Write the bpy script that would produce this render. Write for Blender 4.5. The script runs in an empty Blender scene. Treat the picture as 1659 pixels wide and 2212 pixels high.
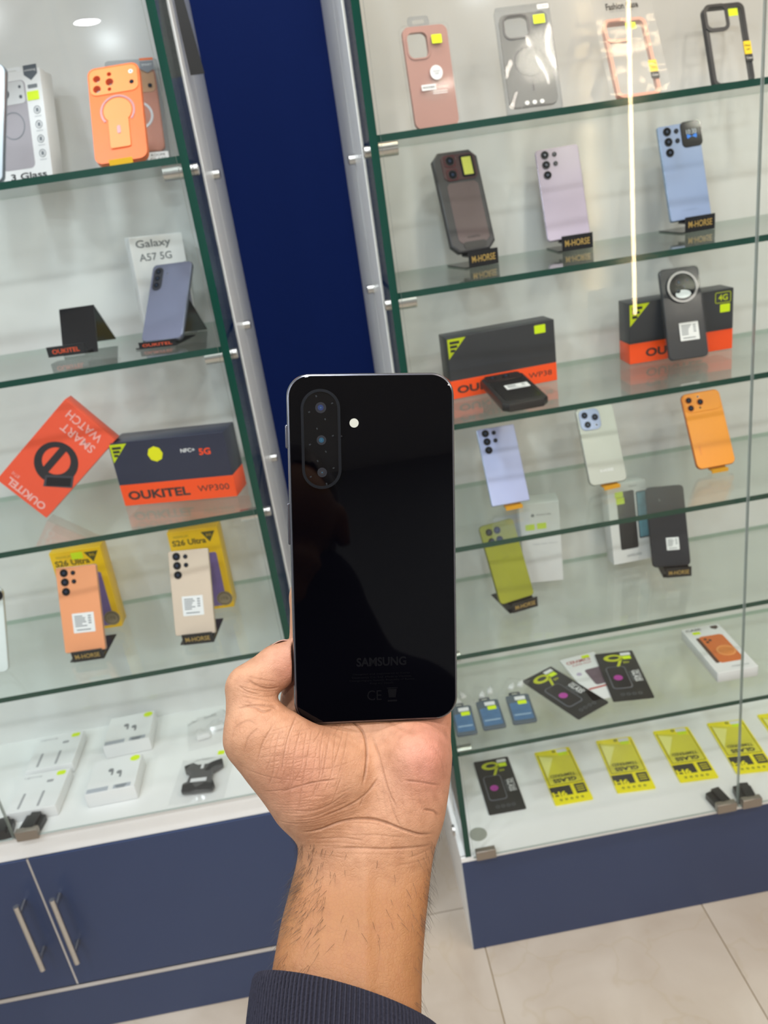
import bpy, bmesh, math, random
import numpy as np
from mathutils import Matrix, Vector, Euler
sc = bpy.context.scene
COL = sc.collection
R = math.radians
random.seed(7)

# ------------------------------------------------------------------ camera
FOCAL_PX, FW, FH = 1730.3, 1659.0, 2212.0
AX_R = Vector((0.98440612, -0.10709890, -0.13955079))      # camera right / up / forward
AX_U = Vector((0.16947490, 0.36478449, 0.91553839))
AX_F = Vector((0.04714719, 0.92491194, -0.37724666))
CAM = Vector((0, 0, 1.5804))
cd = bpy.data.cameras.new('camera'); cam = bpy.data.objects.new('camera', cd); COL.objects.link(cam)
cd.sensor_fit = 'VERTICAL'; cd.sensor_height = 36.0; cd.lens = FOCAL_PX / FH * 36.0
cd.clip_start = 0.02
M = Matrix((AX_R, AX_U, -AX_F)).transposed().to_4x4(); M.translation = CAM
cam.matrix_world = M
cd.dof.use_dof = True; cd.dof.focus_distance = 0.40; cd.dof.aperture_fstop = 18.0
sc.camera = cam

# ------------------------------------------------------------------ world, lights, exposure
w = bpy.data.worlds.new('world'); sc.world = w; w.use_nodes = True
w.node_tree.nodes['Background'].inputs[0].default_value = (0.9, 0.95, 1, 1)
w.node_tree.nodes['Background'].inputs[1].default_value = 0.15
vs = sc.view_settings
vs.view_transform = 'Standard'; vs.look = 'None'; vs.gamma = 1.0; vs.use_curve_mapping = False
vs.exposure = 0.13
sc.cycles.transparent_max_bounces = 32
sc.cycles.max_bounces = 9
sc.cycles.diffuse_bounces = 4
sc.cycles.caustics_reflective = False; sc.cycles.caustics_refractive = False
CEIL = 2.80
def disc_light(name, x, y, z, size, power, color=(1, 1, 1), rot=(0, 0, 0)):
    l = bpy.data.lights.new(name, 'AREA'); l.shape = 'DISK'; l.size = size; l.energy = power; l.color = color
    o = bpy.data.objects.new(name, l); COL.objects.link(o); o.location = (x, y, z); o.rotation_euler = rot
    return o
COOL, WARM = (0.87, 0.945, 1.0), (1.0, 0.91, 0.79)
# recessed ceiling downlights, in three rows along the shop
for (x, y) in [(-2.0, -0.2), (-1.0, -0.2), (0.0, -0.2), (1.0, -0.2), (2.0, -0.2), (-2.0, -1.2), (-1.0, -1.2), (0.0, -1.2), (1.0, -1.2), (2.0, -1.2)]:
    disc_light('downlight', x, y, CEIL - 0.012, 0.16, 7.7 if x > 0.5 else 9.3, WARM if x > 0.5 else COOL)
for (x, y) in [(-1.4, 0.74), (-0.7, 0.74), (0.0, 0.74), (0.7, 0.74), (1.4, 0.74)]:
    disc_light('downlight', x, y, CEIL - 0.012, 0.16, 6.0 if x > 0.5 else 7.0, WARM if x > 0.5 else COOL)
for (x, y) in [(-1.103, -3.62), (1.6, -3.62), (-1.6, -2.4), (1.7, -2.4)]:
    disc_light('downlight', x, y, CEIL - 0.012, 0.16, 9.3, COOL)
disc_light('downlight', 0.0, 1.22, CEIL - 0.012, 0.14, 5.0, COOL)          # above the blue strip between the cases

l = bpy.data.lights.new('added_warm_light', 'AREA'); l.shape = 'RECTANGLE'; l.size = 1.1; l.size_y = 0.02; l.energy = 3.2; l.color = (1.0, 0.74, 0.46)
o = bpy.data.objects.new('added_warm_light', l); COL.objects.link(o); o.location = (0.72, 1.30, 2.28); o.rotation_euler = (R(-20), 0, 0)   # unseen light added to warm the right case's back wall

# ------------------------------------------------------------------ materials
def lin(c):
    if isinstance(c, str):
        c = [int(c[i:i + 2], 16) / 255 for i in (0, 2, 4)]
        c = [v / 12.92 if v <= 0.04045 else ((v + 0.055) / 1.055) ** 2.4 for v in c]
    return (c[0], c[1], c[2], 1.0)
MATS = {}
def mat(name, color, rough=0.5, metal=0.0, spec=0.5, coat=0.0, emit=None, noise=0.0, nscale=40.0, bump=0.0, alpha=1.0):
    if name in MATS: return MATS[name]
    m = bpy.data.materials.new(name); m.use_nodes = True; MATS[name] = m
    nt = m.node_tree; b = nt.nodes['Principled BSDF']; c = lin(color)
    b.inputs['Base Color'].default_value = c; b.inputs['Roughness'].default_value = rough
    b.inputs['Metallic'].default_value = metal; b.inputs['Specular IOR Level'].default_value = spec
    b.inputs['Coat Weight'].default_value = coat; b.inputs['Coat Roughness'].default_value = 0.05
    b.inputs['Alpha'].default_value = alpha
    if emit:
        b.inputs['Emission Color'].default_value = lin(emit[0]); b.inputs['Emission Strength'].default_value = emit[1]
    tc = nt.nodes.new('ShaderNodeTexCoord'); n = nt.nodes.new('ShaderNodeTexNoise')
    n.inputs['Scale'].default_value = nscale; n.inputs['Detail'].default_value = 4
    nt.links.new(tc.outputs['Object'], n.inputs['Vector'])
    hs = nt.nodes.new('ShaderNodeMapRange'); k = max(noise, 0.02)
    hs.inputs['To Min'].default_value = 1 - k; hs.inputs['To Max'].default_value = 1 + k
    nt.links.new(n.outputs['Fac'], hs.inputs['Value'])
    mx = nt.nodes.new('ShaderNodeVectorMath'); mx.operation = 'SCALE'; mx.inputs[0].default_value = c[:3]
    nt.links.new(hs.outputs[0], mx.inputs['Scale']); nt.links.new(mx.outputs[0], b.inputs['Base Color'])
    if bump:
        bp = nt.nodes.new('ShaderNodeBump'); bp.inputs['Strength'].default_value = bump; bp.inputs['Distance'].default_value = 0.002
        nt.links.new(n.outputs['Fac'], bp.inputs['Height']); nt.links.new(bp.outputs[0], b.inputs['Normal'])
    return m
def pane_mat(name, tint, f0=0.04, rough=0.0, fmax=1.0, haze=0.0, hazecol=(1, 1, 1)):
    """thin clear sheet: tinted see-through plus a Schlick mirror reflection (and a little milky scatter)"""
    if name in MATS: return MATS[name]
    m = bpy.data.materials.new(name); m.use_nodes = True; MATS[name] = m
    nt = m.node_tree; nt.nodes.clear(); N = nt.nodes.new; L = nt.links.new
    out = N('ShaderNodeOutputMaterial'); tr = N('ShaderNodeBsdfTransparent'); gl = N('ShaderNodeBsdfGlossy')
    tr.inputs[0].default_value = (*tint, 1); gl.inputs['Roughness'].default_value = rough
    g = N('ShaderNodeNewGeometry'); d = N('ShaderNodeVectorMath'); d.operation = 'DOT_PRODUCT'
    L(g.outputs['Incoming'], d.inputs[0]); L(g.outputs['Normal'], d.inputs[1])
    a = N('ShaderNodeMath'); a.operation = 'ABSOLUTE'; L(d.outputs['Value'], a.inputs[0])
    s = N('ShaderNodeMath'); s.operation = 'SUBTRACT'; s.use_clamp = True; s.inputs[0].default_value = 1; L(a.outputs[0], s.inputs[1])
    p = N('ShaderNodeMath'); p.operation = 'POWER'; p.inputs[1].default_value = 5; L(s.outputs[0], p.inputs[0])
    mr = N('ShaderNodeMapRange'); mr.inputs['To Min'].default_value = f0; mr.inputs['To Max'].default_value = fmax; L(p.outputs[0], mr.inputs['Value'])
    mix = N('ShaderNodeMixShader'); L(mr.outputs[0], mix.inputs[0]); L(tr.outputs[0], mix.inputs[1]); L(gl.outputs[0], mix.inputs[2])
    if haze:
        df = N('ShaderNodeBsdfDiffuse'); df.inputs[0].default_value = (*hazecol, 1)
        m2 = N('ShaderNodeMixShader'); m2.inputs[0].default_value = haze; L(mix.outputs[0], m2.inputs[1]); L(df.outputs[0], m2.inputs[2]); mix = m2
    L(mix.outputs[0], out.inputs[0])
    return m
GLASS = pane_mat('shelf_glass', (0.955, 0.985, 0.972))
DOORG = pane_mat('door_glass', (0.99, 0.997, 0.993), 0.022)
SIDEG = pane_mat('side_glass', (0.95, 0.98, 0.97))
CLEAR = pane_mat('clear_plastic', (0.985, 0.985, 0.985), 0.007, 0.06, 0.5, 0.02)
CLEARG = pane_mat('smoky_plastic', (0.84, 0.85, 0.86), 0.007, 0.08, 0.5, 0.10, (0.6, 0.6, 0.62))
FILM = pane_mat('shiny_film', (0.99, 0.99, 0.985), 0.010, 0.03, 0.5)
BAG = pane_mat('bag_film', (0.98, 0.98, 0.98), 0.03, 0.12, 0.5, 0.06)
EDGE = mat('glass_edge', (0.003, 0.050, 0.034), 0.12, spec=0.5)
EDGEB = pane_mat('glass_back_edge', (0.75, 0.86, 0.80))
EDGED = mat('door_edge', (0.42, 0.47, 0.44), 0.15)
WHITE = mat('white_laminate', (0.87, 0.87, 0.86), 0.28, spec=0.4)
WHITEG = mat('white_gloss_panel', (0.78, 0.78, 0.77), 0.10, spec=0.5)
NAVY = mat('navy_laminate', '2f3d5f', 0.38, noise=0.05, nscale=3)
NAVYW = mat('navy_wall_paint', '021b54', 0.7, spec=0.15, noise=0.06, nscale=2)
STEEL = mat('brushed_steel', (0.62, 0.60, 0.57), 0.28, 1.0, noise=0.08, nscale=200)
ALU = mat('aluminium', (0.75, 0.75, 0.76), 0.3, 1.0)
BRONZE = mat('bronze_metal', (0.33, 0.29, 0.25), 0.35, 0.8)
BLACKP = mat('black_plastic', (0.012, 0.012, 0.014), 0.35)
BLACKG = mat('black_gloss', (0.008, 0.008, 0.010), 0.08)
BLACKS = mat('black_strap', (0.005, 0.005, 0.006), 0.6, noise=.2, nscale=300)
NEON = mat('neon_sticker', 'dcf500', 0.5)
PAPER = mat('white_paper', (0.83, 0.83, 0.84), 0.55)
GREYPR = mat('grey_print', '777c82', 0.5)
INK = mat('black_ink', '17181c', 0.5)
ORANGE = mat('orange_print', 'ff4e12', 0.4)
YELLOW = mat('yellow_card', 'eecb00', 0.4)
GOLD = mat('gold_print', (0.55, 0.36, 0.10), 0.4, 0.3)
LENS = mat('lens_glass', (0.005, 0.006, 0.009), 0.10, spec=0.08)
LENSB = mat('lens_blue', (0.02, 0.04, 0.09), 0.15, spec=.4)

# ------------------------------------------------------------------ mesh helpers
def rrect(w, h, r, n=5, cx=0.0, cz=0.0):
    r = min(r, w / 2 - 1e-6, h / 2 - 1e-6)
    if r < 1e-5: return [(cx - w / 2, cz - h / 2), (cx + w / 2, cz - h / 2), (cx + w / 2, cz + h / 2), (cx - w / 2, cz + h / 2)]
    pts = []
    for (sx, sz, a0) in ((1, -1, -90), (1, 1, 0), (-1, 1, 90), (-1, -1, 180)):
        for i in range(n + 1):
            a = R(a0 + 90 * i / n)
            pts.append((cx + sx * (w / 2 - r) + r * math.cos(a), cz + sz * (h / 2 - r) + r * math.sin(a)))
    return pts
def circ(cx, cz, r, n=20):
    return [(cx + r * math.cos(2 * math.pi * i / n), cz + r * math.sin(2 * math.pi * i / n)) for i in range(n)]
class MB:
    def __init__(s): s.v, s.f, s.m, s.flat = [], [], [], []
    def add(s, vs_, fs, mi=0):
        o = len(s.v); s.v += [tuple(p) for p in vs_]; s.f += [tuple(o + i for i in f) for f in fs]; s.m += [mi] * len(fs); return s
    def box(s, x0, x1, y0, y1, z0, z1, mi=0):
        v = [(x, y, z) for z in (z0, z1) for y in (y0, y1) for x in (x0, x1)]
        return s.add(v, [(0, 2, 3, 1), (4, 5, 7, 6), (0, 1, 5, 4), (2, 6, 7, 3), (0, 4, 6, 2), (1, 3, 7, 5)], mi)
    def glassbox(s, x0, x1, y0, y1, z0, z1, axis):
        """pane: large faces slot 0, edges slot 1; axis = thin direction"""
        o = len(s.f); s.box(x0, x1, y0, y1, z0, z1, 1)
        pick = {'z': (0, 1), 'y': (2, 3), 'x': (4, 5)}[axis]
        for k in pick: s.m[o + k] = 0
        if axis == 'z': s.m[o + 3] = 2
        return s
    def prism(s, outline, y0, y1, b=0.0, mi=0, mi_front=None):
        """outline in x,z extruded along y, edges rounded by b"""
        n = len(outline); cx = sum(p[0] for p in outline) / n; cz = sum(p[1] for p in outline) / n
        ex = max(p[0] for p in outline) - cx; ez = max(p[1] for p in outline) - cz
        def ring(y, ins):
            kx, kz = max(0, 1 - ins / max(ex, 1e-6)), max(0, 1 - ins / max(ez, 1e-6))
            return [(cx + (p[0] - cx) * kx, y, cz + (p[1] - cz) * kz) for p in outline]
        rings = [ring(y0, b), ring(y0 + 0.3 * b, 0.3 * b), ring(y0 + b, 0), ring(y1 - b, 0), ring(y1 - 0.3 * b, 0.3 * b), ring(y1, b)] if b else [ring(y0, 0), ring(y1, 0)]
        v = [p for r_ in rings for p in r_]; f = []
        for k in range(len(rings) - 1):
            for i in range(n):
                j = (i + 1) % n; f.append((k * n + i, k * n + j, (k + 1) * n + j, (k + 1) * n + i))
        s.add(v, f, mi); o = len(s.v) - len(v)
        s.flat += [len(s.f), len(s.f) + 1]
        s.f.append(tuple(o + i for i in reversed(range(n)))[::-1]); s.m.append(mi if mi_front is None else mi_front)
        s.f.append(tuple(o + (len(rings) - 1) * n + i for i in reversed(range(n)))); s.m.append(mi)
        return s
    def cyl(s, p0, p1, r0, r1=None, n=16, mi=0):
        r1 = r0 if r1 is None else r1
        p0, p1 = Vector(p0), Vector(p1); d = (p1 - p0).normalized()
        a = d.orthogonal().normalized(); b = d.cross(a); v = []
        for p, r in ((p0, r0), (p1, r1)):
            for i in range(n):
                t = 2 * math.pi * i / n; v.append(p + a * (r * math.cos(t)) + b * (r * math.sin(t)))
        f = [(i, (i + 1) % n, n + (i + 1) % n, n + i) for i in range(n)] + [tuple(reversed(range(n))), tuple(range(n, 2 * n))]
        return s.add(v, f, mi)
    def tube(s, path, r, n=8, mi=0):
        path = [Vector(p) for p in path]; v = []; f = []; up = None
        for k, p in enumerate(path):
            d = (path[min(k + 1, len(path) - 1)] - path[max(k - 1, 0)]).normalized()
            if up is None: up = d.orthogonal().normalized()
            a = (up - d * up.dot(d)).normalized(); up = a; b = d.cross(a)
            for i in range(n):
                t = 2 * math.pi * i / n; v.append(p + a * r * math.cos(t) + b * r * math.sin(t))
        for k in range(len(path) - 1):
            for i in range(n): f.append((k * n + i, k * n + (i + 1) % n, (k + 1) * n + (i + 1) % n, (k + 1) * n + i))
        f += [tuple(reversed(range(n))), tuple(range((len(path) - 1) * n, len(path) * n))]
        return s.add(v, f, mi)
    def holed(s, outer, holes, y0, y1, mi=0):
        """plate with real openings, in x,z, thickness along y"""
        bm = bmesh.new(); es = []
        for lp in [outer] + holes:
            vv = [bm.verts.new((p[0], y0, p[1])) for p in lp]
            es += [bm.edges.new((vv[i], vv[(i + 1) % len(vv)])) for i in range(len(vv))]
        bmesh.ops.triangle_fill(bm, use_beauty=True, use_dissolve=False, edges=es, normal=(0, -1, 0))
        bm.verts.index_update(); v = [tuple(x.co) for x in bm.verts]; n = len(v)
        f = [tuple(x.index for x in fc.verts) for fc in bm.faces]
        e = [(x.verts[0].index, x.verts[1].index) for x in es]; bm.free()
        s.add(v + [(p[0], y1, p[2]) for p in v], f + [tuple(n + i for i in reversed(q)) for q in f] + [(a, b, n + b, n + a) for a, b in e], mi)
        return s
    def xf(s, m, start=0):
        s.v = s.v[:start] + [tuple(m @ Vector(p)) for p in s.v[start:]]; return s
    def build(s, name, mats, parent=None, smooth=True, fix=True):
        me = bpy.data.meshes.new(name); me.from_pydata(s.v, [], s.f)
        for m in (mats if isinstance(mats, (list, tuple)) else [mats]): me.materials.append(m)
        me.polygons.foreach_set('material_index', s.m)
        if fix:
            bm = bmesh.new(); bm.from_mesh(me); bmesh.ops.recalc_face_normals(bm, faces=bm.faces); bm.to_mesh(me); bm.free()
        if smooth:
            sm = np.ones(len(me.polygons), bool); sm[s.flat] = False; me.set_sharp_from_angle(angle=R(35)); me.polygons.foreach_set('use_smooth', sm)
        me.update()
        o = bpy.data.objects.new(name, me); COL.objects.link(o)
        if parent: o.parent = parent
        return o
def tag(o, label=None, cat=None, group=None, kind=None):
    if label: o['label'] = label
    if cat: o['category'] = cat
    if group: o['group'] = group
    if kind: o['kind'] = kind
    return o
def thing(name, label, cat, pose, group=None):
    """Empty; pose = x,y,z, yaw, lean back, roll (degrees)"""
    o = bpy.data.objects.new(name, None); COL.objects.link(o); o.empty_display_size = 0.02
    x, y, z, yaw, lean, roll = pose
    o.matrix_world = Matrix.Translation((x, y, z)) @ Matrix.Rotation(R(yaw), 4, 'Z') @ Matrix.Rotation(R(-lean), 4, 'X') @ Matrix.Rotation(R(roll), 4, 'Y')
    return tag(o, label, cat, group)
_T = {}
def text_mesh(s, bold=0.0):
    k = (s, bold)
    if k not in _T:
        c = bpy.data.curves.new('lettering', 'FONT'); c.body = s; c.offset = bold; c.resolution_u = 3
        o = bpy.data.objects.new('lettering', c); me = bpy.data.meshes.new_from_object(o)
        co = np.empty(len(me.vertices) * 3, np.float32); me.vertices.foreach_get('co', co); co = co.reshape(-1, 3)
        lo, hi = co.min(0), co.max(0); fs = [tuple(p.vertices) for p in me.polygons]
        _T[k] = (co[:, :2], lo, hi, fs); bpy.data.objects.remove(o); bpy.data.meshes.remove(me); bpy.data.curves.remove(c)
    return _T[k]
def letter(parent, s, cx, cz, wdt, hgt, m, y=-0.0004, flip=False, rot=0.0, bold=0.0, shear=0.0, name='lettering'):
    """flat print on the face y=0, seen from -y, centred at cx,cz"""
    co, lo, hi, fs = text_mesh(s, bold); p = (co - (lo[:2] + hi[:2]) / 2) / np.maximum(hi[:2] - lo[:2], 1e-6) * np.array([wdt, hgt])
    p = p + np.stack([p[:, 1] * shear, 0 * p[:, 1]], 1); a = R(rot + (180 if flip else 0)); c_, s_ = math.cos(a), math.sin(a)
    b = MB(); b.add([(cx + q[0] * c_ - q[1] * s_, y, cz + q[0] * s_ + q[1] * c_) for q in p], fs)
    o = b.build(name, m, parent, smooth=False, fix=False); return o
def flat(parent, name, outline, m, y=-0.0003, t=0.0003):
    return MB().prism(outline, y, y + t - 0.00002).build(name, m, parent, smooth=False)

# ------------------------------------------------------------------ room
def struct(o): o['kind'] = 'structure'; return o
YB = 1.86
def marble():
    m = bpy.data.materials.new('marble_tile'); m.use_nodes = True; nt = m.node_tree; b = nt.nodes['Principled BSDF']; N = nt.nodes.new; L = nt.links.new
    tc = N('ShaderNodeTexCoord'); oi = N('ShaderNodeObjectInfo'); ad = N('ShaderNodeVectorMath'); ad.operation = 'ADD'
    sc_ = N('ShaderNodeVectorMath'); sc_.operation = 'SCALE'; sc_.inputs['Scale'].default_value = 3.0; L(oi.outputs['Location'], sc_.inputs[0])
    L(tc.outputs['Object'], ad.inputs[0]); L(sc_.outputs[0], ad.inputs[1])
    n1 = N('ShaderNodeTexNoise'); n1.inputs['Scale'].default_value = 5.0; n1.inputs['Detail'].default_value = 6; n1.inputs['Distortion'].default_value = 0.6; L(ad.outputs[0], n1.inputs['Vector'])
    wv = N('ShaderNodeTexVoronoi'); wv.feature = 'DISTANCE_TO_EDGE'; wv.inputs['Scale'].default_value = 3.6
    wp = N('ShaderNodeVectorMath'); wp.operation = 'ADD'; n3 = N('ShaderNodeTexNoise'); n3.inputs['Scale'].default_value = 6; n3.inputs['Detail'].default_value = 3; L(ad.outputs[0], n3.inputs['Vector'])
    s3 = N('ShaderNodeVectorMath'); s3.operation = 'SCALE'; s3.inputs['Scale'].default_value = 0.35; L(n3.outputs['Color'], s3.inputs[0]); L(ad.outputs[0], wp.inputs[0]); L(s3.outputs[0], wp.inputs[1]); L(wp.outputs[0], wv.inputs['Vector'])
    vr = N('ShaderNodeMapRange'); vr.inputs['From Max'].default_value = 0.022; vr.inputs['To Min'].default_value = 0.36; vr.inputs['To Max'].default_value = 0.0; L(wv.outputs['Distance'], vr.inputs['Value'])
    cr = N('ShaderNodeValToRGB'); e = cr.color_ramp.elements; e[0].position = 0.30; e[0].color = lin('b5a696'); e[1].position = 0.72; e[1].color = lin('c8bcae'); L(n1.outputs['Fac'], cr.inputs[0])
    mx = N('ShaderNodeMix'); mx.data_type = 'RGBA'; mx.inputs['B'].default_value = lin('b3a28a'); L(vr.outputs[0], mx.inputs['Factor']); L(cr.outputs[0], mx.inputs['A']); L(mx.outputs['Result'], b.inputs['Base Color'])
    b.inputs['Roughness'].default_value = 0.18; return m
MARBLE = marble(); GROUT = mat('grout', '9c8768', 0.8)
fl = struct(MB().box(-3.2, 3.2, -4.3, YB + 0.1, -0.03, -0.003).build('floor', GROUT))
tile_me = None
for i in range(-6, 7):
    for j in range(0, 12):
        x, y = 0.388 + 0.495 * i, 1.375 + 0.2475 - 0.495 * j
        if abs(x) > 3.0: continue
        if tile_me is None:
            t0 = MB().box(-0.2462, 0.2462, -0.2462, 0.2462, -0.004, 0.0).build('tile', MARBLE, fl); tile_me = t0.data
        else:
            t0 = bpy.data.objects.new('tile', tile_me); COL.objects.link(t0); t0.parent = fl
        t0.location = (x, y, 0)
ROOMW = mat('room_wall', (0.50, 0.51, 0.52), 0.6); CEILM = mat('ceiling_paint', (0.86, 0.86, 0.86), 0.7)
struct(MB().box(-3.2, 3.2, YB, YB + 0.08, 0, CEIL).build('wall_back', NAVYW))
struct(MB().box(-3.2, 3.2, -4.37, -4.3, 0, CEIL).build('wall_front', ROOMW))
struct(MB().box(-3.2, -3.12, -4.3, YB, 0, CEIL).build('wall_left', ROOMW))
struct(MB().box(3.12, 3.2, -4.3, YB, 0, CEIL).build('wall_right', ROOMW))
struct(MB().box(-3.2, 3.2, -4.37, YB + 0.08, CEIL, CEIL + 0.06).build('ceiling', CEILM))

# ------------------------------------------------------------------ display cases
def support(parent, side, z, y):
    """steel shelf pin through the side glass: long inner barrel, washer and cap outside; side=+1 case lies to +x"""
    xg = 0.124 if side > 0 else -0.134
    b = MB()
    if side > 0: b.cyl((0.136, y, z), (0.168, y, z), 0.0105).cyl((0.1245, y, z), (0.118, y, z), 0.0085).cyl((0.118, y, z), (0.1165, y, z), 0.0085, 0.006)
    else: b.cyl((-0.146, y, z), (-0.178, y, z), 0.0105).cyl((-0.1335, y, z), (-0.127, y, z), 0.0085).cyl((-0.127, y, z), (-0.1255, y, z), 0.0085, 0.006)
    b.build('shelf_support', STEEL, parent)
def bolt(parent, x0, x1, z, y):
    MB().cyl((x0, y, z), (x1, y, z), 0.0085).cyl((x1, y, z), (x1 + (x1 - x0) * .15, y, z), 0.0085, 0.005).build('cap_bolt', STEEL, parent)
TOPZ = 2.30
def case(label, x0, x1, yf, shelves, base_z, side, sh_y):
    r = thing('display_case', label, 'display case', (0, 0, 0, 0, 0, 0))
    MB().box(x0, x1, 1.575, 1.593, base_z, TOPZ).build('back_panel', WHITEG, r)
    MB().box(x0, x1, yf + .004, 1.593, TOPZ, TOPZ + .018).build('top_panel', WHITE, r)
    MB().box(x0 - .01, x1 + .01, yf - .012, yf + .004, 2.12, TOPZ + .10).build('unseen_shade_board', NAVY, r)  # unseen board, added to keep downlight off the top of the back panel
    for xs in ((x0 - 0.012, x0), (x1, x1 + 0.012)):
        MB().glassbox(xs[0], xs[1], yf, 1.575, base_z, 2.11, 'x').build('side_panel', [SIDEG, EDGE], r)
    for z in shelves:
        MB().glassbox(x0 + .001, x1 - .001, sh_y, 1.574, z - 0.010, z, 'z').build('shelf', [GLASS, EDGE, EDGEB], r)
    return r
rc = case('glass fronted display case on a low navy base, right of the blue wall strip', 0.136, 1.30, 1.262, [1.6438, 1.4194, 1.1951, 0.9711, 0.7506, 0.5298], 0.268, 1, 1.272)
lc = case('glass fronted display case over tall navy cupboard doors, left of the blue wall strip', -1.33, -0.146, 1.259, [1.655, 1.383, 1.1092, 0.8383], 0.536, -1, 1.264)
for z in (1.6438, 1.4194, 1.1951, 0.9711, 0.7506, 0.5298): support(rc, 1, z - .0195, 1.30)
for z in (1.655, 1.383, 1.1092, 0.8383): support(lc, -1, z - .0195, 1.297)
# white side boards behind the side glass, with the bolted joint between them
for (par, xi, xo, ya, yb_, yc) in ((rc, 0.1236, 0.1222, 1.385, 1.545, 1.84), (lc, -0.1336, -0.1322, 1.435, 1.60, 1.90)):
    a, b_ = min(xi, xo), max(xi, xo)
    MB().box(a, b_, ya, yb_ - .002, 0.28 if par is rc else .54, TOPZ).build('side_board', WHITE, par)
    MB().box(a, b_, yb_ + .002, min(yc, YB - .002), 0.0, TOPZ).build('side_board', WHITE, par)
    MB().box(a + .001, b_ - .001, yb_ - .002, yb_ + .002, 0.28 if par is rc else .54, TOPZ).build('joint_strip', mat('joint_grey', '9a9a80', .6), par)
    for z in ((1.6438, 1.4194, 1.1951, 0.9711, 0.7506, 0.5298) if par is rc else (1.655, 1.383, 1.1092, 0.8383)):
        bolt(par, xo, xo + (0.011 if xo < 0 else -0.011), z - .0195, yb_)
# right case base: white end board, white deck, one long navy kick panel
MB().box(0.114, 0.126, 1.266, 1.80, 0.0, 0.268).build('side_board', WHITE, rc)
MB().box(0.126, 1.30, 1.268, 1.575, 0.252, 0.268).build('deck_board', WHITE, rc)
MB().prism(rrect(1.18, 0.256, 0.001, 2, 0.705, 0.128), 1.262, 1.268, 0.0008).build('kick_panel', NAVY, rc)
MB().box(0.114, 1.30, 1.2615, 1.268, 0.2565, 0.268).build('edge_strip', WHITE, rc)
MB().cyl((0.1135, 1.31, .30), (0.1085, 1.31, .30), 0.012).build('cap_bolt', STEEL, rc)
MB().cyl((0.163, 1.318, 0.268), (0.163, 1.318, 0.2692), 0.019, n=28).build('cable_cap', mat('grey_cap', '9c9f95', .4), rc)
# left case base: white deck with a thick lip, two doors with bar handles, plinth
MB().box(-1.33, -0.134, 1.2585, 1.575, 0.484, 0.536).build('deck_board', WHITE, lc)
MB().box(-1.33, -0.126, 1.266, 1.80, 0.0, 0.484).build('carcass', WHITE, lc)
for (a, b_, hx) in ((-1.33, -0.7195, -0.752), (-0.7155, -0.126, -0.683)):
    d = MB().prism(rrect(b_ - a, 0.345, 0.001, 2, (a + b_) / 2, 0.3095), 1.255, 1.2655, 0.001).build('cupboard_door', NAVY, lc)
    MB().cyl((hx, 1.222, 0.405), (hx, 1.222, 0.232), 0.0055).cyl((hx, 1.222, .383), (hx, 1.2555, .383), 0.0045).cyl((hx, 1.222, .255), (hx, 1.2555, .255), 0.0045).build('handle', STEEL, d)
MB().box(-1.33, -0.126, 1.254, 1.266, 0.1255, 0.1355).build('edge_strip', ALU, lc)
MB().box(-0.7193, -0.7157, 1.256, 1.266, 0.137, 0.482).build('edge_strip', ALU, lc)
MB().prism(rrect(1.204, 0.125, 0.001, 2, -0.728, 0.0628), 1.256, 1.266, 0.001).build('plinth', NAVY, lc)
# frameless glass doors with corner clips and black magnetic catches
def door(par, x0, x1, z0, y, clips):
    d = MB().glassbox(x0, x1, y, y + .005, z0, 2.115, 'y').build('glass_door', [DOORG, EDGED], par)
    for cx in clips:
        MB().prism(rrect(.042, .022, .002, 2, cx, z0 + .006), y - .004, y + .009, .001).build('corner_clip', BRONZE, d)
    return d
door(rc, 0.140, 0.7055, 0.272, 1.252, (0.166, 0.682)); door(rc, 0.7085, 1.29, 0.272, 1.252, (0.737,))
door(lc, -0.7205, -0.150, 0.540, 1.249, (-0.695,)); door(lc, -1.32, -0.7235, 0.540, 1.249, ())
def catch(par, x, y, z):
    b = MB()
    for s in (-1, 1):
        k = len(b.v); b.prism([(-.019, 0), (.019, 0), (.019, .012), (.012, .014), (.012, .022), (-.006, .022), (-.006, .016), (-.019, .014)], 0, .04, .0015)
        b.xf(Matrix.Translation((x + s * .026, y, z)) @ Matrix.Rotation(R(-8 * s), 4, 'Z'), k)
    b.build('magnetic_catch', BLACKP, par)
catch(rc, 0.708, 1.2595, 0.2685); catch(lc, -0.722, 1.2565, 0.5365)
# strip hanging on the left case's white board
st = MB(); pth = [(-.1255, 1.50, 2.02), (-.1245, 1.50, 1.955), (-.1222, 1.495, 1.90), (-.1195, 1.49, 1.845), (-.1160, 1.49, 1.782)]
wd = [.007, .010, .014, .019, .0225]
for k, (p, w_) in enumerate(zip(pth, wd)):
    st.v += [(p[0] - w_ / 2, p[1], p[2]), (p[0] + w_ / 2, p[1] + .003, p[2]), (p[0] + w_ / 2, p[1] + .0042, p[2]), (p[0] - w_ / 2, p[1] + .0012, p[2])]
for k in range(4):
    for i in range(4): st.f.append((k * 4 + i, k * 4 + (i + 1) % 4, k * 4 + 4 + (i + 1) % 4, k * 4 + 4 + i)); st.m.append(0)
st.f += [(0, 1, 2, 3), (16, 17, 18, 19)]; st.m += [0, 0]
tag(st.build('hanging_strap', BLACKS), 'loose black strap hanging down the white board beside the blue wall strip', 'strap')
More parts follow.
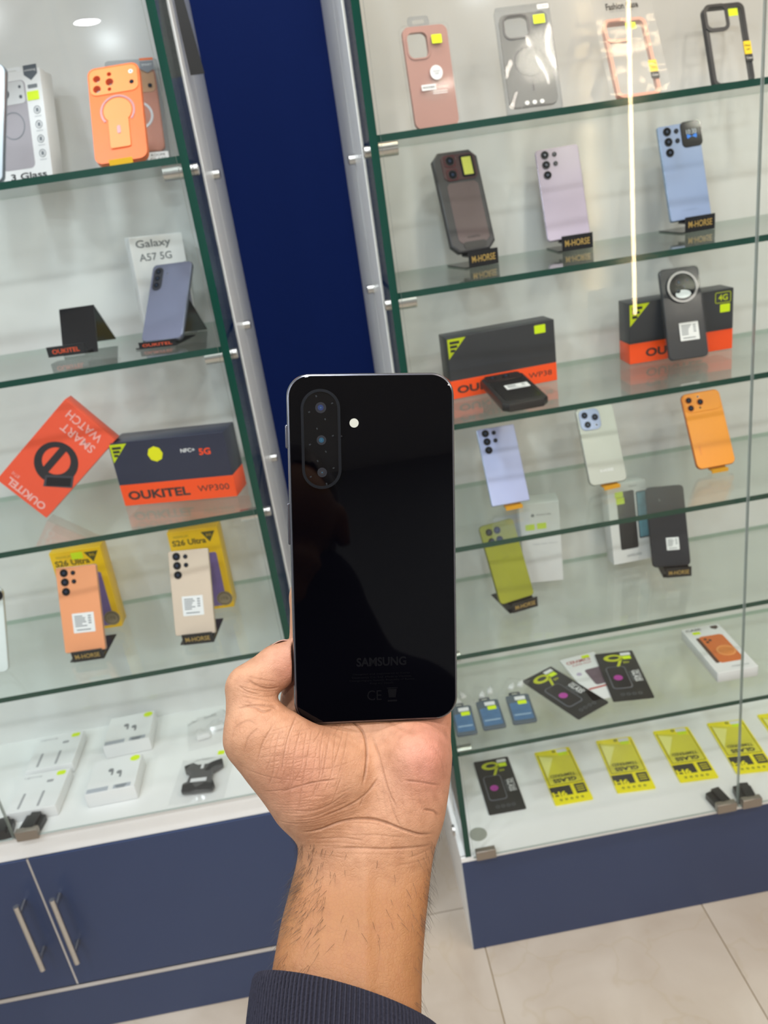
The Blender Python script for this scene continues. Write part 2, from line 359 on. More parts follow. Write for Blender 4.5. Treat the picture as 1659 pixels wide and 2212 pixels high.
# LED strip light standing against the opposite wall (seen as a reflection in the glass doors)
led = thing('led_strip_light', 'warm vertical LED light strip whose reflection crosses the glass doors', 'light', (1.785, -1.90, 0.70, 0, 0, 0))
MB().box(-.012, .012, -.012, .0, 0, 2.1).build('profile', ALU, led)
MB().box(-.0078, .0078, 0.0, .005, 0.004, 2.096).build('diffuser', mat('led_glow', (1, .8, .5), .5, emit=((1.0, 0.74, 0.40), 44.0)), led)

# ------------------------------------------------------------------ goods: builders
def lens(par, x, z, r, ring=None, h=.0016, glass=None, name='camera_lens'):
    b = MB().cyl((x, .0002, z), (x, -h, z), r, r * .96, 20, 0).cyl((x, -h, z), (x, -h - .0002, z), r * .84, r * .84, 20, 1).cyl((x, -h, z), (x, -h - .0004, z), r * .36, r * .3, 12, 2)
    return b.build(name, [ring or STEEL, glass or LENS, LENSB], par)
def sticker(par, x, z, w_, h_, m=None, rot=0, name='price_sticker', r=.001):
    a = R(rot); o = [(x + p[0] * math.cos(a) - p[1] * math.sin(a), z + p[0] * math.sin(a) + p[1] * math.cos(a)) for p in rrect(w_, h_, r, 2)]
    return flat(par, name, o, m or NEON, -.0006, .0004)
def barcode(par, x, z, w_, h_, y=-.0004):
    """white paper label with printed rows (matrix code left out)"""
    l = MB().prism(rrect(w_, h_, .001, 2, x, z), y - .0002, y).build('paper_label', PAPER, par, smooth=False)
    b = MB(); rnd = random.Random(int(w_ * 1e5 + h_ * 1e4))
    for i in range(6):
        ww = w_ * rnd.uniform(.3, .55); b.box(x - w_ * .4, x - w_ * .4 + ww, y - .0003, y - .00021, z + h_ * (.34 - i * .1) - h_ * .025, z + h_ * (.34 - i * .1) + h_ * .025)
    for i in range(4): b.box(x + w_ * .22, x + w_ * .36, y - .0003, y - .00021, z + h_ * (.3 - i * .12), z + h_ * (.36 - i * .12))
    b.box(x - w_ * .35, x + w_ * .3, y - .0003, y - .00021, z - h_ * .38, z - h_ * .33)
    b.build('label_print', GREYPR, l, smooth=False); return l
SC = [(.21, .068, .098), (.21, .175, .098), (.21, .285, .098), (.43, .075, .055), (.43, .175, .055)]
def phone(label, pose, w, h, t, r, side, back, cams=SC, ring=None, group=None, name='smartphone', inset=.0012, glass=None):
    o = thing(name, label, 'phone', pose, group)
    MB().prism(rrect(w, h, r, 6, 0, h / 2), 0.0004, t, .0022).build('body', side, o)
    MB().prism(rrect(w - 2 * inset, h - 2 * inset, max(r - inset, .001), 6, 0, h / 2), -.0002, .0010, .0004).build('back_panel', back, o)
    for (u, v, k) in cams: lens(o, (u - .5) * w, (1 - v) * h, k * w, ring, glass=glass)
    return o
def stand(label, pose, t, zs, pw, ph, text, tm, plate=None, lip=False, rest=.075, group='phone display stands', off=0.0, strut=False, fy=-.005):
    """folded acrylic stand under a phone of the given pose; zs = shelf height"""
    x, y, z, yaw, lean, roll = pose
    plate = plate or BLACKG
    s = thing('display_stand', label, 'stand', (x, y, zs, yaw, 0, 0), group)
    top = z - zs - t * math.sin(R(lean)) - .0012
    L = Matrix.Translation((0, 0, z - zs)) @ Matrix.Rotation(R(-lean), 4, 'X')
    b = MB().box(off - pw / 2, off + pw / 2, fy, fy + .002, 0.0, max(top + .001, ph))
    b.box(off - pw / 2, off + pw / 2, fy + .002, .012, top - .0022, top)
    if not lip: b.box(off - pw * .62, off + pw / 2, fy + .002, .075, 0, .002)
    k = len(b.v); b.box(off - pw / 2, off + pw / 2, t + .0008, t + .0028, -.002, rest); b.xf(L, k)
    q = L @ Vector((0, t + .002, rest)); k = len(b.v)
    if strut:
        ln = math.hypot(q.z, .055); b.box(off - pw / 2, off + pw / 2, -.001, .001, 0, ln)
        b.xf(Matrix.Translation((0, q.y + .055, .001)) @ Matrix.Rotation(math.atan2(.055, q.z), 4, 'X'), k)
    b.build('frame', plate, s, smooth=False)
    if text: letter(s, text, off, max(top, ph) * .5, pw * .8, ph * .42, tm, fy - .0004, bold=.01)
    return s
def carton(label, cat, pose, w, h, d, m, name='box', group=None, b=.0008):
    o = thing(name, label, cat, pose, group)
    MB().prism(rrect(w, h, .0012, 2, 0, h / 2), 0, d, b).build('carton', m, o)
    return o
def rf(w, h, u0, v0, u1, v1, r=0.0, n=3):
    """outline from fractions of a w x h face, v down from the top"""
    return rrect((u1 - u0) * w, (v1 - v0) * h, r, n, ((u0 + u1) / 2 - .5) * w, (1 - (v0 + v1) / 2) * h)
def P(x, y, z, yaw=0, lean=0, roll=0): return (x, y, z, yaw, lean, roll)

# ------------------------------------------------------------------ right case, top shelf
z1 = 1.6448
p = P(.249, 1.385, z1, 11, 7.6, 0.5)
PINK = mat('pink_silicone', 'b08379', .45)
o = thing('phone_case_pack', 'pink silicone phone case in clear box, beside the smoky grey pack', 'phone case', p, 'cases on the top shelf')
w, h = .0735, .146
MB().holed(rrect(w, h, .011, 6, 0, h / 2), [rrect(.033, .0355, .009, 5, -.0145, h - .0265)], .004, .011).build('case_shell', PINK, o)
MB().holed(rrect(.0375, .040, .011, 5, -.0145, h - .0265), [rrect(.033, .0355, .009, 5, -.0145, h - .0265)], .0028, .0042).build('cutout_rim', PINK, o)
b = MB().prism(rrect(w + .006, h + .004, .006, 4, 0, h / 2 + .0005), .0005, .018, .003); b.build('clear_box', CLEAR, o)
MB().holed(rrect(.036, .016, .006, 4, -.004, h + .0095), [rrect(.020, .005, .002, 3, -.004, h + .0095)], .016, .0165).build('hang_tab', CLEARG, o)
sticker(o, .016, h - .021, .0165, .0125)
s1 = flat(o, 'round_label', circ(.008, .078, .0105, 24), PAPER, -.0004, .0003)
letter(o, 'SILICONE', .008, .080, .011, .0022, GREYPR, -.0007); letter(o, 'CASE', .008, .0765, .007, .0022, GREYPR, -.0007)
sticker(o, -.008, .058, .024, .0085, PAPER, name='paper_label'); letter(o, 'MICROFIBER', -.008, .058, .020, .003, INK, -.0008); letter(o, 'FLEXIBLE', .016, .0572, .016, .0026, PAPER)
for k in range(2): flat(o, 'print_line', rrect(.024, .001, 0, 1, .010, .0515 - .003 * k), PAPER)
p = P(.406, 1.385, z1, -3.4, 26, 1.7)
o = thing('phone_case_pack', 'smoky grey clear phone case with magnetic ring in a tall clear pack', 'phone case', p, 'cases on the top shelf')
w, h = .0885, .178
MB().prism(rrect(w, h, .004, 3, 0, h / 2), .0, .014, .002).build('clear_box', CLEARG, o)
b = MB(); nx, nz = 20, 40
for j in range(nz + 1):
    for i in range(nx + 1):
        u, v = i / nx, j / nz; e_ = min(1, 6 * min(u, 1 - u, v, 1 - v))
        b.v.append(((u - .5) * .082, -.0022 + e_ * .0011 * (math.sin(5 * u + 3 * v) + .7 * math.sin(8 * v - 4 * u + 1) + .25 * math.sin(11 * u + 9 * v)), .006 + v * .166))
for j in range(nz):
    for i in range(nx): k = j * (nx + 1) + i; b.f.append((k, k + 1, k + nx + 2, k + nx + 1)); b.m.append(0)
b.build('wrapping_film', FILM, o)
hc = .155; cz = h - .012 - hc / 2
MB().holed(rrect(.078, hc, .011, 6, 0, cz), [rrect(.0375, .037, .010, 5, -.0125, h - .034)], .004, .010).build('case_shell', pane_mat('smoke_shell', (.62, .61, .60), .02, .3, .5, .45, (.44, .43, .41)), o)
MB().holed(rrect(.0425, .042, .012, 5, -.0125, h - .034), [rrect(.0375, .037, .010, 5, -.0125, h - .034)], .002, .0042).build('cutout_rim', mat('dark_grey_plastic', '4a4648', .3), o)
MB().holed(circ(.002, cz - .004, .0255, 32), [circ(.002, cz - .004, .0232, 32)], .0026, .0034).build('magnetic_ring', MATS['dark_grey_plastic'], o)
flat(o, 'ring_tail', rrect(.0024, .018, .001, 2, .002, cz - .045), MATS['dark_grey_plastic'], .0026, .0008)
for k in range(3): flat(o, 'round_icon', circ(-.012 + .012 * k, .014, .0035, 14), PAPER)
sticker(o, .0245, h - .028, .0185, .015); sticker(o, .033, h - .008, .0185, .008, PAPER, name='paper_label'); letter(o, 'For iPhone', .033, h - .008, .015, .003, GREYPR, -.0009)
def frame_case(label, p, w, h, m, tape_rot, tag_z, bag=False):
    o = thing('phone_case_pack', label, 'phone case', p, 'cases on the top shelf')
    fw = .0058
    MB().holed(rrect(w, h, .012, 6, 0, h / 2), [rrect(w - 2 * fw, h - 2 * fw, .008, 5, 0, h / 2)], .001, .011).build('bumper', m, o)
    MB().holed(rrect(.044, .046, .011, 5, -w / 2 + .022, h - .023), [rrect(.034, .035, .008, 5, -w / 2 + .022, h - .0225)], -.0006, .0022).build('camera_frame', m, o)
    MB().holed(rrect(w - 2 * fw - .0005, h - 2 * fw - .0005, .008, 5, 0, h / 2), [rrect(.034, .035, .008, 5, -w / 2 + .022, h - .0225)], .0022, .0032).build('clear_panel', CLEAR, o)
    sticker(o, w * .2 if not bag else w * .12, h - .017, .017, .0125)
    t = MB().prism(rrect(.0135, .022, .001, 2, w / 2 - .006, tag_z), -.0010, -.0004).build('brand_tag', YELLOW, o, smooth=False)
    letter(o, 'base', w / 2 - .006, tag_z + .004, .010, .004, INK, -.0013, rot=-4); letter(o, 'us', w / 2 - .006, tag_z - .003, .006, .003, INK, -.0013)
    flat(o, 'tag_foot', rrect(.0135, .012, .001, 2, w / 2 - .006, tag_z - .0175), INK, -.0010, .0006); letter(o, 'Case', w / 2 - .006, tag_z - .0175, .010, .004, PAPER, -.0013)
    return o
PEACH = mat('peach_plastic', 'd8a08e', .4)
o = frame_case('clear phone case with peach pink frame inside a crinkled plastic bag, under the hanging header', P(.589, 1.412, z1, -1.3, 34, 2.2), .0735, .150, PEACH, 0, .052, True)
b = MB(); rnd = random.Random(3); nx, nz = 9, 18
for j in range(nz + 1):
    for i in range(nx + 1): b.v.append((-.050 + .1 * i / nx, -.003 + rnd.uniform(-.0035, .0005), .001 + .197 * j / nz))
for j in range(nz):
    for i in range(nx): b.f.append((j * (nx + 1) + i, j * (nx + 1) + i + 1, (j + 1) * (nx + 1) + i + 1, (j + 1) * (nx + 1) + i)); b.m.append(0)
b.build('plastic_bag', BAG, o)
letter(o, 'Fashion Case', -.002, .167, .054, .0135, INK, -.0078, bold=.03); letter(o, 'FOR MOBILE PHONE', -.004, .158, .038, .003, GREYPR, -.0072)
frame_case('clear phone case with black frame and yellow side tag, beside the door split', P(.782, 1.472, z1, 4.1, 20.3, 1.4), .0755, .139, mat('black_bumper', '24252a', .35), 0, .060)

# ------------------------------------------------------------------ right case, second shelf
z2 = 1.4204
HG = 'phone display stands'
p = P(.305, 1.467, z2 + .026, 11.1, 20, .5); w, h, t = .085, .178, .014
o = thing('smartphone', 'rugged dark brown phone with cut corners and a yellow square by its camera', 'phone', p, 'phones on the second right shelf')
c = .013
def cham(w, h, c, cz, cx=0): return [(cx - w / 2 + c, cz - h / 2), (cx + w / 2 - c, cz - h / 2), (cx + w / 2, cz - h / 2 + c), (cx + w / 2, cz + h / 2 - c), (cx + w / 2 - c, cz + h / 2), (cx - w / 2 + c, cz + h / 2), (cx - w / 2, cz + h / 2 - c), (cx - w / 2, cz - h / 2 + c)]
MB().prism(cham(w, h, c, h / 2), 0, t, .003).build('body', mat('rugged_shell', '303035', .35), o)
MB().prism(cham(w * .70, h * .60, .006, h * .385, w * .04), -.0008, .001, .0004).build('back_panel', mat('rugged_back', '5c4c4e', .3), o)
MB().prism(cham(w * .76, h * .255, .006, h * .835, w * .05), -.0012, .001, .0005).build('camera_plate', mat('rugged_plate', '4a3236', .25), o)
for v in (.9, .765):
    q = MB().prism(rrect(.0215, .0215, .004, 3, -.0115, h * v), -.002, 0, .0005).build('camera_block', mat('red_smoke', '532a2f', .2), o); lens(q, -.0115, h * v, .0085, BLACKP, .0026)
q = MB().prism(rrect(.0255, .0385, .003, 3, .0195, h * .835), -.002, 0, .0005).build('rear_display', BLACKG, o)
flat(q, 'protective_film', rrect(.0175, .031, .001, 2, .0195, h * .835), mat('film_yellow', 'c8cf55', .5), -.0024, .0003)
lens(o, -.0005, h * .925, .0018, ALU, .0014, name='flash'); letter(o, 'OUKITEL', .003, h * .14, .024, .004, INK, -.0012)
flat(o, 'charge_port_cover', cham(w * .5, .012, .003, .011, .003), BLACKP, -.001, .001)
stand('black stand with M-HORSE lettering under the rugged brown phone', p, t, z2, .056, .027, 'M-HORSE', GOLD, off=.008, fy=-.016)
LIL = mat('lilac_back', 'baacc4', .22, spec=.4); LILS = mat('lilac_rim', 'd0c4da', .25, .4)
p = P(.483, 1.487, z2 + .0195, -3.2, 17, -1.0)
phone('lilac phone with five lenses, standing between the rugged phone and the blue phone', p, .0785, .162, .008, .006, LILS, LIL, ring=mat('lens_ring_grey', '55525a', .25, .6), group='phones on the second right shelf')
stand('black stand with M-HORSE lettering under the lilac phone', p, .008, z2, .056, .0265, 'M-HORSE', GOLD, off=.01, fy=-.016)
p = P(.708, 1.478, z2 + .021, 1.9, 16, -1.0); w, h = .078, .168
BLUE = mat('sky_back', '8c9fc8', .22, spec=.4)
o = phone('sky blue phone with a small square rear screen showing a blue butterfly', p, w, h, .0085, .004, mat('sky_rim', '93a7c4', .25, .5), BLUE, ring=BLACKP, group='phones on the second right shelf')
MB().prism(rrect(.0385, .0445, .008, 5, .2775 * w, h * .872), -.0014, 0, .0005).build('rear_screen', BLACKG, o)
letter(o, '10:30', .2775 * w, h * .895, .019, .008, mat('screen_white', (.5, .55, .6), .4, emit=((.6, .7, .8), .25)), -.0018)
b = MB(); SB = mat('screen_blue', (.02, .12, .4), .4, emit=((.03, .25, .9), .5))
for s in (-1, 1):
    b.prism([(.2775 * w + s * .0005, h * .846), (.2775 * w + s * .008, h * .825), (.2775 * w + s * .0095, h * .845), (.2775 * w + s * .0085, h * .872), (.2775 * w + s * .004, h * .862)], -.0018, -.0015)
b.build('butterfly_picture', SB, o, smooth=False); lens(o, -.07 * w, h * .90, .0013, ALU, .0004, name='flash')
letter(o, 'M-HORSE', 0, h * .10, .025, .0035, mat('sky_ink', '7f93b5', .3), -.0004)
stand('black stand with M-HORSE lettering under the sky blue phone', p, .0085, z2, .056, .0265, 'M-HORSE', GOLD, off=.008, fy=-.016)

# ------------------------------------------------------------------ right case, third shelf
z3 = 1.1961
DARKBOX = mat('charcoal_card', '33353b', .38); NAVYBOX = mat('navy_card', '2a2f45', .3); ORBOX = mat('orange_card', 'ff5214', .38)
def okbox(label, p, w, h, d, model, dark, band, mw, tri_s):
    o = thing('phone_box', label, 'box', p, 'orange and dark phone boxes')
    MB().prism(rrect(w, h * (1 - band), .001, 2, 0, h * (1 + band) / 2), 0, d, .0008).build('lid', dark, o)
    MB().prism(rrect(w, h * band, .001, 2, 0, h * band / 2), 0, d, .0008).build('tray', ORBOX, o)
    letter(o, 'OUKITEL', (-.5 + .06 + .27 + (0 if model else .10)) * w, h * band * .48, w * .55, h * band * .42, mat('box_ink', '3a2522', .5), bold=.035)
    if model: letter(o, model, (.5 - .05) * w - mw / 2, h * band * .52, mw, h * band * .28, MATS['box_ink'])
    s = tri_s; t = flat(o, 'corner_badge', [(-w / 2 + .002, h - .003), (-w / 2 + .002, h - .003 - s), (-w / 2 + .002 + s * .95, h - .003)][::-1], mat('badge_green', 'c6d400', .4), -.0003)
    for k in range(3): flat(o, 'badge_print', rrect(s * (.5 - .13 * k), s * .13, 0, 1, -w / 2 + .004 + s * (.30 - .06 * k), h - .010 - s * .2 * k), INK, -.0006)
    return o
okb = okbox('dark box with orange base marked WP38, behind the black phone lying down', P(.330, 1.432, z3, 4.7, 0, 0), .204, .113, .052, 'WP38', DARKBOX, .30, .045, .036)
sticker(okb, .074, .100, .021, .015)
okb = okbox('dark box with orange base and 4G mark, behind the phone in a clear case', P(.681, 1.462, z3, -1, 0, 0), .2005, .114, .052, '', DARKBOX, .335, .03, .040)
sticker(okb, .084, .079, .019, .015); MB().holed(rrect(.030, .020, .003, 3, .080, .099), [rrect(.028, .018, .002, 3, .080, .099)], -.0005, -.0001).build('badge_frame', MATS['badge_green'], okb); letter(okb, '4G', .080, .099, .018, .011, MATS['badge_green'], bold=.02)
o = thing('smartphone', 'thick black rugged phone lying face down at the shelf edge, before the WP38 box', 'phone', P(.328, 1.274, z3 + .0175, 3, 84, 0))
w, h, t = .080, .150, .016
MB().prism(cham(w, h, .010, h / 2), 0, t, .004).build('body', BLACKP, o)
MB().prism(cham(w * .8, h * .66, .006, h * .42), -.0008, .001, .0004).build('back_panel', mat('black_satin', '0c0c0f', .25), o)
MB().prism(rrect(w * .82, h * .22, .006, 4, 0, h * .86), -.0018, .001, .0006).build('camera_plate', mat('dark_red_gloss', '1c0e10', .15), o)
for u in (-.02, .005): lens(o, u, h * .87, .008, BLACKP, .0028)
barcode(o, .008, h * .50, .042, .022, -.0008)
p = P(.673, 1.409, z3 + .0055, -1, 19.5, 1.3); w, h, t = .0785, .172, .011
o = thing('smartphone', 'grey phone with a huge round camera, in a clear cover before the 4G box', 'phone', p)
MB().prism(rrect(w - .004, h - .004, .009, 5, 0, h / 2), .001, t - .001, .002).build('body', mat('slate_gloss', '22252d', .2, spec=.35), o)
MB().prism(rrect(w, h, .011, 6, 0, h / 2), -.0012, t, .003).build('clear_cover', CLEAR, o)
zc = h - .039
MB().holed(circ(.001, zc, .0285, 40), [circ(.001, zc, .0245, 40)], -.0042, -.0008).build('camera_ring', mat('chrome', (.36, .36, .38), .38, 1.0), o)
isl = MB().cyl((.001, -.0008, zc), (.001, -.0030, zc), .0244, n=40).build('camera_glass', LENS, o)
for (a, b_, r_) in ((-.006, .009, .006), (.010, .011, .004), (-.009, -.006, .005), (.003, .0, .004)): lens(isl, .001 + a, zc + b_, r_, BLACKP, .0036)
flat(isl, 'flash_panel', [(.001 + .016 * math.cos(a) * .9, zc - .013 + .0075 * math.sin(a)) for a in [2 * math.pi * k / 24 for k in range(24)]], mat('flash_white', (.75, .8, .85), .2), -.0036, .0005)
barcode(o, .0045, h * .30, .036, .033, -.0016)

# ------------------------------------------------------------------ right case, fourth shelf: three phones on yellow tabs
z4 = .9721
TAB = mat('yellow_acrylic', 'e8a51c', .3)
def tabstand(label, p, t, zs): return stand(label, p, t, zs, .033, .0075, None, None, TAB, True, .03, 'yellow phone stands', .004)
p = P(.315, 1.398, z4 + .0105, 3.6, 29, 1)
phone('blue lilac phone with ringed lenses on a yellow tab, nearest the held phone', p, .0757, .153, .008, .003, mat('ice_rim', 'b9c6e6', .25, .5), mat('ice_back', 'b3bbe6', .20, spec=.4), ring=mat('lens_ring_dark', '33363f', .2, .5))
tabstand('yellow tab stand under the blue lilac phone', p, .008, z4)
p = P(.514, 1.414, z4 + .0105, 5.8, 26, 2.4); w, h = .0778, .156
o = phone('pale silver phone with blue square camera bump, between the lilac and orange phones', p, w, h, .008, .011, mat('silver_rim', 'b9bab4', .25, .6), mat('silver_back', 'c3c6be', .22, spec=.4), cams=[])
q = MB().prism(rrect(.0425, .042, .011, 5, -.014, h - .0265), -.0016, 0, .0006).build('camera_bump', mat('steel_blue', '8f9dbd', .2, .3), o)
for (a, b_) in ((-.024, h - .0175), (-.0035, h - .0235), (-.021, h - .0365)): lens(q, a, b_, .0072, mat('blue_ring', '7684a6', .2, .5), .0028)
lens(q, -.003, h - .039, .0024, ALU, .0018, name='flash'); letter(o, 'X-HORSE', 0, h * .17, .028, .0055, PAPER, bold=.02)
tabstand('yellow tab stand under the pale silver phone', p, .008, z4)
p = P(.727, 1.405, z4 + .0105, .9, 28, -.3); w, h = .0787, .152
OPH = mat('amber_back', 'f39a2c', .25, spec=.4); OPR = mat('amber_rim', 'c86d2c', .3, .5)
o = phone('amber orange phone with full width camera bar, beside the door split', p, w, h, .008, .011, OPR, OPH, cams=[])
q = MB().prism(rrect(w * .93, h * .245, .011, 5, 0, h * .862), -.0016, 0, .0007).build('camera_bar', OPH, o)
for (a, b_) in ((-.027, h * .905), (-.005, h * .862), (-.026, h * .80)): lens(q, a, b_, .0068, OPR, .0028)
lens(q, -.007, h * .935, .0022, ALU, .0018, name='flash'); lens(q, -.007, h * .79, .002, BLACKP, .0018, name='sensor')
letter(o, 'XINOVA', -.026, h * .24, .018, .0035, OPR, rot=-90)
tabstand('yellow tab stand under the amber orange phone', p, .008, z4)

# ------------------------------------------------------------------ right case, fifth shelf
z5 = .7516
p = P(.313, 1.405, z5 + .0165, 11.7, 24.4, -1); w, h = .0768, .164
OL = mat('olive_back', '98991f', .35); OLR = mat('olive_rim', '8b8a3c', .3, .4)
o = phone('olive green phone with four lenses in a square, on a black stand', p, w, h, .0085, .009, OLR, OL, cams=[])
q = MB().prism(rrect(.040, .042, .012, 5, -.012, h - .026), -.0012, 0, .0005).build('camera_bump', OL, o)
for (a, b_) in ((-.021, h - .0165), (-.003, h - .0165), (-.021, h - .036), (-.003, h - .036)): lens(q, a, b_, .0074, mat('lens_ring_black', '15161a', .2, .4), .0024)
letter(o, 'motorola', 0, h * .55, .014, .004, OLR)
stand('black stand with gold lettering under the olive green phone', p, .0085, z5, .055, .0215, 'M-HORSE', GOLD, off=.008, fy=-.016)
o = carton('white phone box with two neon stickers, behind the olive green phone', 'box', P(.392, 1.490, z5, -9, 0, 0), .082, .182, .05, PAPER, 'phone_box')
flat(o, 'round_logo', circ(-.014, .156, .0035, 16), GREYPR); letter(o, 'motorola', .008, .157, .030, .0045, GREYPR)
sticker(o, -.021, .130, .019, .013); sticker(o, .003, .131, .019, .013); letter(o, 'make your impact', .008, .090, .052, .0045, mat('pale_print', 'b9bcc0', .5))
o = carton('white phone box picturing a black and a blue phone, beside glossy charcoal phone', 'box', P(.592, 1.500, z5 + .001, 2, 9, 0), .0855, .175, .036, PAPER, 'phone_box')
flat(o, 'black_phone_picture', rf(.0855, .175, .22, .10, .68, .83, .004), mat('picture_black', '2c2e33', .35), -.0003)
pc = MB().prism(rf(.0855, .175, .72, .13, .98, .72, .003), -.0005, -.0001).build('blue_phone_picture', INK, o, smooth=False)
flat(pc, 'screen_picture', rf(.0855, .175, .74, .14, .965, .705, .002), mat('picture_teal', '6fa3b5', .35, noise=.5, nscale=60), -.0008)
sticker(o, -.018, .152, .018, .012); sticker(o, -.016, .138, .018, .014); letter(o, 'SAMSUNG', .004, .015, .032, .0055, GREYPR); letter(o, 'Galaxy', .014, .166, .018, .004, GREYPR)
p = P(.646, 1.429, z5 + .0165, -10.7, 25.2, .8); w, h = .077, .168
BLK = mat('glossy_black_back', '101116', .06, coat=1.0)
o = phone('glossy charcoal phone with a white label, on a black stand beside the pictured box', p, w, h, .008, .009, mat('charcoal_rim', '26272c', .3, .5), mat('charcoal_back', '2b2d34', .16, spec=.4), cams=[])
lens(o, -.012, h * .83, .0022, PAPER, .0003, name='flash'); barcode(o, .006, h * .28, .0255, .026)
stand('black stand with gold lettering under the glossy charcoal phone', p, .008, z5, .050, .0215, 'M-HORSE', GOLD, off=.010, fy=-.016)

# ------------------------------------------------------------------ right case, lowest glass shelf (flat goods)
z6 = .5308
def flatpack(name, label, cat, x, y, z, yaw, w, h, t, m, group=None, b=.0004, r=.003):
    o = thing(name, label, cat, P(x, y, z + t, yaw, 90, 0), group)
    MB().prism(rrect(w, h, r, 3, 0, h / 2), 0, t, b).build('card', m, o); return o
CARDB = mat('black_card', '1d1e1f', .35); PINKP = mat('magenta_print', 'b03a9c', .4)
def nine(label, x, y, z, yaw):
    w, h = .084, .176
    o = flatpack('screen_protector_pack', label, 'screen protector', x, y, z, yaw, w, h, .003, CARDB, 'black screen protector packs')
    YL = mat('lime_print', 'c9cf1c', .4)
    cx, cz = -.006, h - .024
    MB().holed([(cx + .021 * math.cos(a), cz + .013 * math.sin(a)) for a in [2 * math.pi * k / 28 for k in range(28)]], [[(cx + .001 + .012 * math.cos(a), cz + .0005 + .0065 * math.sin(a)) for a in [2 * math.pi * k / 20 for k in range(20)]]], -.0004, -.0001).build('nine_mark', YL, o, smooth=False)
    flat(o, 'nine_tail', [(cx + .021, cz - .001), (cx + .005, cz - .036), (cx - .001, cz - .036), (cx + .010, cz - .010)][::-1], YL, -.0004)
    letter(o, 'H+', cx + .024, cz - .020, .012, .009, YL, bold=.02)
    sticker(o, .023, h - .026, .018, .0125); sticker(o, .023, h - .012, .022, .010, PAPER, name='paper_label')
    q = MB().prism(rrect(.042, .080, .008, 4, -.011, .078), -.0012, -.0001, .0003).build('phone_picture', mat('picture_rim', '6d7078', .3), o)
    flat(q, 'screen_picture', rrect(.038, .076, .007, 4, -.011, .078), BLACKG, -.0016); flat(q, 'magenta_spot', circ(-.013, .076, .0095, 18), PINKP, -.0019)
    letter(o, 'GLASS', .0255, .079, .040, .0115, PAPER, rot=-90, bold=.02); letter(o, 'PREMIUM', .0335, .080, .040, .0055, PAPER, rot=-90)
    letter(o, 'SCREEN', .0165, .080, .036, .006, GREYPR, rot=-90)
    for k in range(4): MB().holed(circ(-.018 + .012 * k, .018, .0042, 12), [circ(-.018 + .012 * k, .018, .0034, 12)], -.0004, -.0001).build('round_icon', GREYPR, o, smooth=False)
    return o
nine('black 9H glass protector pack lying askew, nearest the small blue packs', .430, 1.318, z6, 24.7)
nine('black 9H glass protector pack lying straight, over the right edge of the white red pack', .517, 1.325, z6 + .0040, -7.6)
o = flatpack('screen_protector_pack', 'white pack with red CERAMICS lettering, half under two black packs', 'screen protector', .480, 1.352, z6, 6.5, .084, .166, .003, PAPER)
RED = mat('red_print', 'b8413a', .5)
letter(o, 'CERAMICS', -.006, .145, .056, .011, RED, -.0003, bold=.02); letter(o, 'SUPER FILM', -.004, .132, .044, .006, RED, -.0003)
flat(o, 'phone_picture', rrect(.044, .060, .006, 4, .012, .078), mat('mauve_picture', '6d5a66', .4, noise=.4, nscale=50), -.0003); flat(o, 'round_icon', circ(-.026, .098, .006, 14), mat('lilac_print', 'b9acc6', .5), -.0003)
flat(o, 'red_band', rrect(.070, .005, 0, 1, .004, .040), RED, -.0003); sticker(o, .016, .155, .018, .0105)
o = flatpack('phone_case_box', 'white box with a picture of an orange case, lying on the lowest glass shelf', 'box', .744, 1.335, z6, -1.3, .0875, .177, .024, PAPER, None, .001)
flat(o, 'case_picture', rrect(.054, .105, .008, 4, .004, .084), mat('picture_orange', 'd8702e', .4), -.0003); flat(o, 'case_side_picture', rrect(.008, .100, .004, 3, -.026, .083), mat('picture_brown', '54301f', .4), -.0004)
MB().holed(circ(.010, .072, .020, 24), [circ(.010, .072, .016, 24)], -.0007, -.0004).build('ring_picture', mat('picture_peach', 'f0a05a', .4), o, smooth=False); flat(o, 'pad_picture', circ(.010, .072, .0155, 20), mat('picture_amber', 'e5893c', .4), -.0005)
for (a, b_) in ((-.012, .124), (-.004, .118), (-.012, .112)): flat(o, 'lens_picture', circ(a, b_, .0035, 12), INK, -.0006)
letter(o, 'CASE', -.020, .166, .034, .008, INK, bold=.01); flat(o, 'shield_logo', [(.020, .172), (.036, .172), (.036, .163), (.028, .157), (.020, .163)], mat('shield_brown', '4a3a34', .4), -.0003)
sticker(o, -.019, .152, .017, .010); letter(o, 'MAGNETIC CASE', .012, .014, .036, .004, GREYPR)
for k, (x, y, yaw, wh, lb) in enumerate([(.166, 1.314, -3, .043, 'small blue hang pack, partly hidden by the held phone'), (.224, 1.318, -2.5, .048, 'small blue hang pack in the middle of its row of three'), (.287, 1.318, -4.2, .050, 'small blue hang pack nearest the black protector packs')]):
    h = .094
    o = flatpack('lens_protector_pack', lb, 'lens protector', x, y, z6, yaw, wh, h, .006, mat('clear_grey_card', '59656f', .25), 'small blue packs on the lowest glass shelf', .001, .005)
    flat(o, 'blue_picture', rrect(wh * .82, h * .62, .003, 3, 0, h * .40), mat('picture_blue', '4e749c', .35, noise=.35, nscale=70), -.0003); flat(o, 'white_band', rrect(wh * .7, .004, 0, 1, 0, h * .27), mat('pale_blue_print', '9db6cc', .4), -.0006)
    MB().holed(rrect(wh * .5, .014, .004, 3, -.004, h + .006), [rrect(.012, .005, .002, 3, -.004, h + .007)], .002, .003).build('hang_tab', mat('dark_tab', '3c444c', .4), o, smooth=False)
    sticker(o, .006, h * .70, .0185, .0125); sticker(o, .004, h * .86, .022, .012, PAPER, name='paper_label')
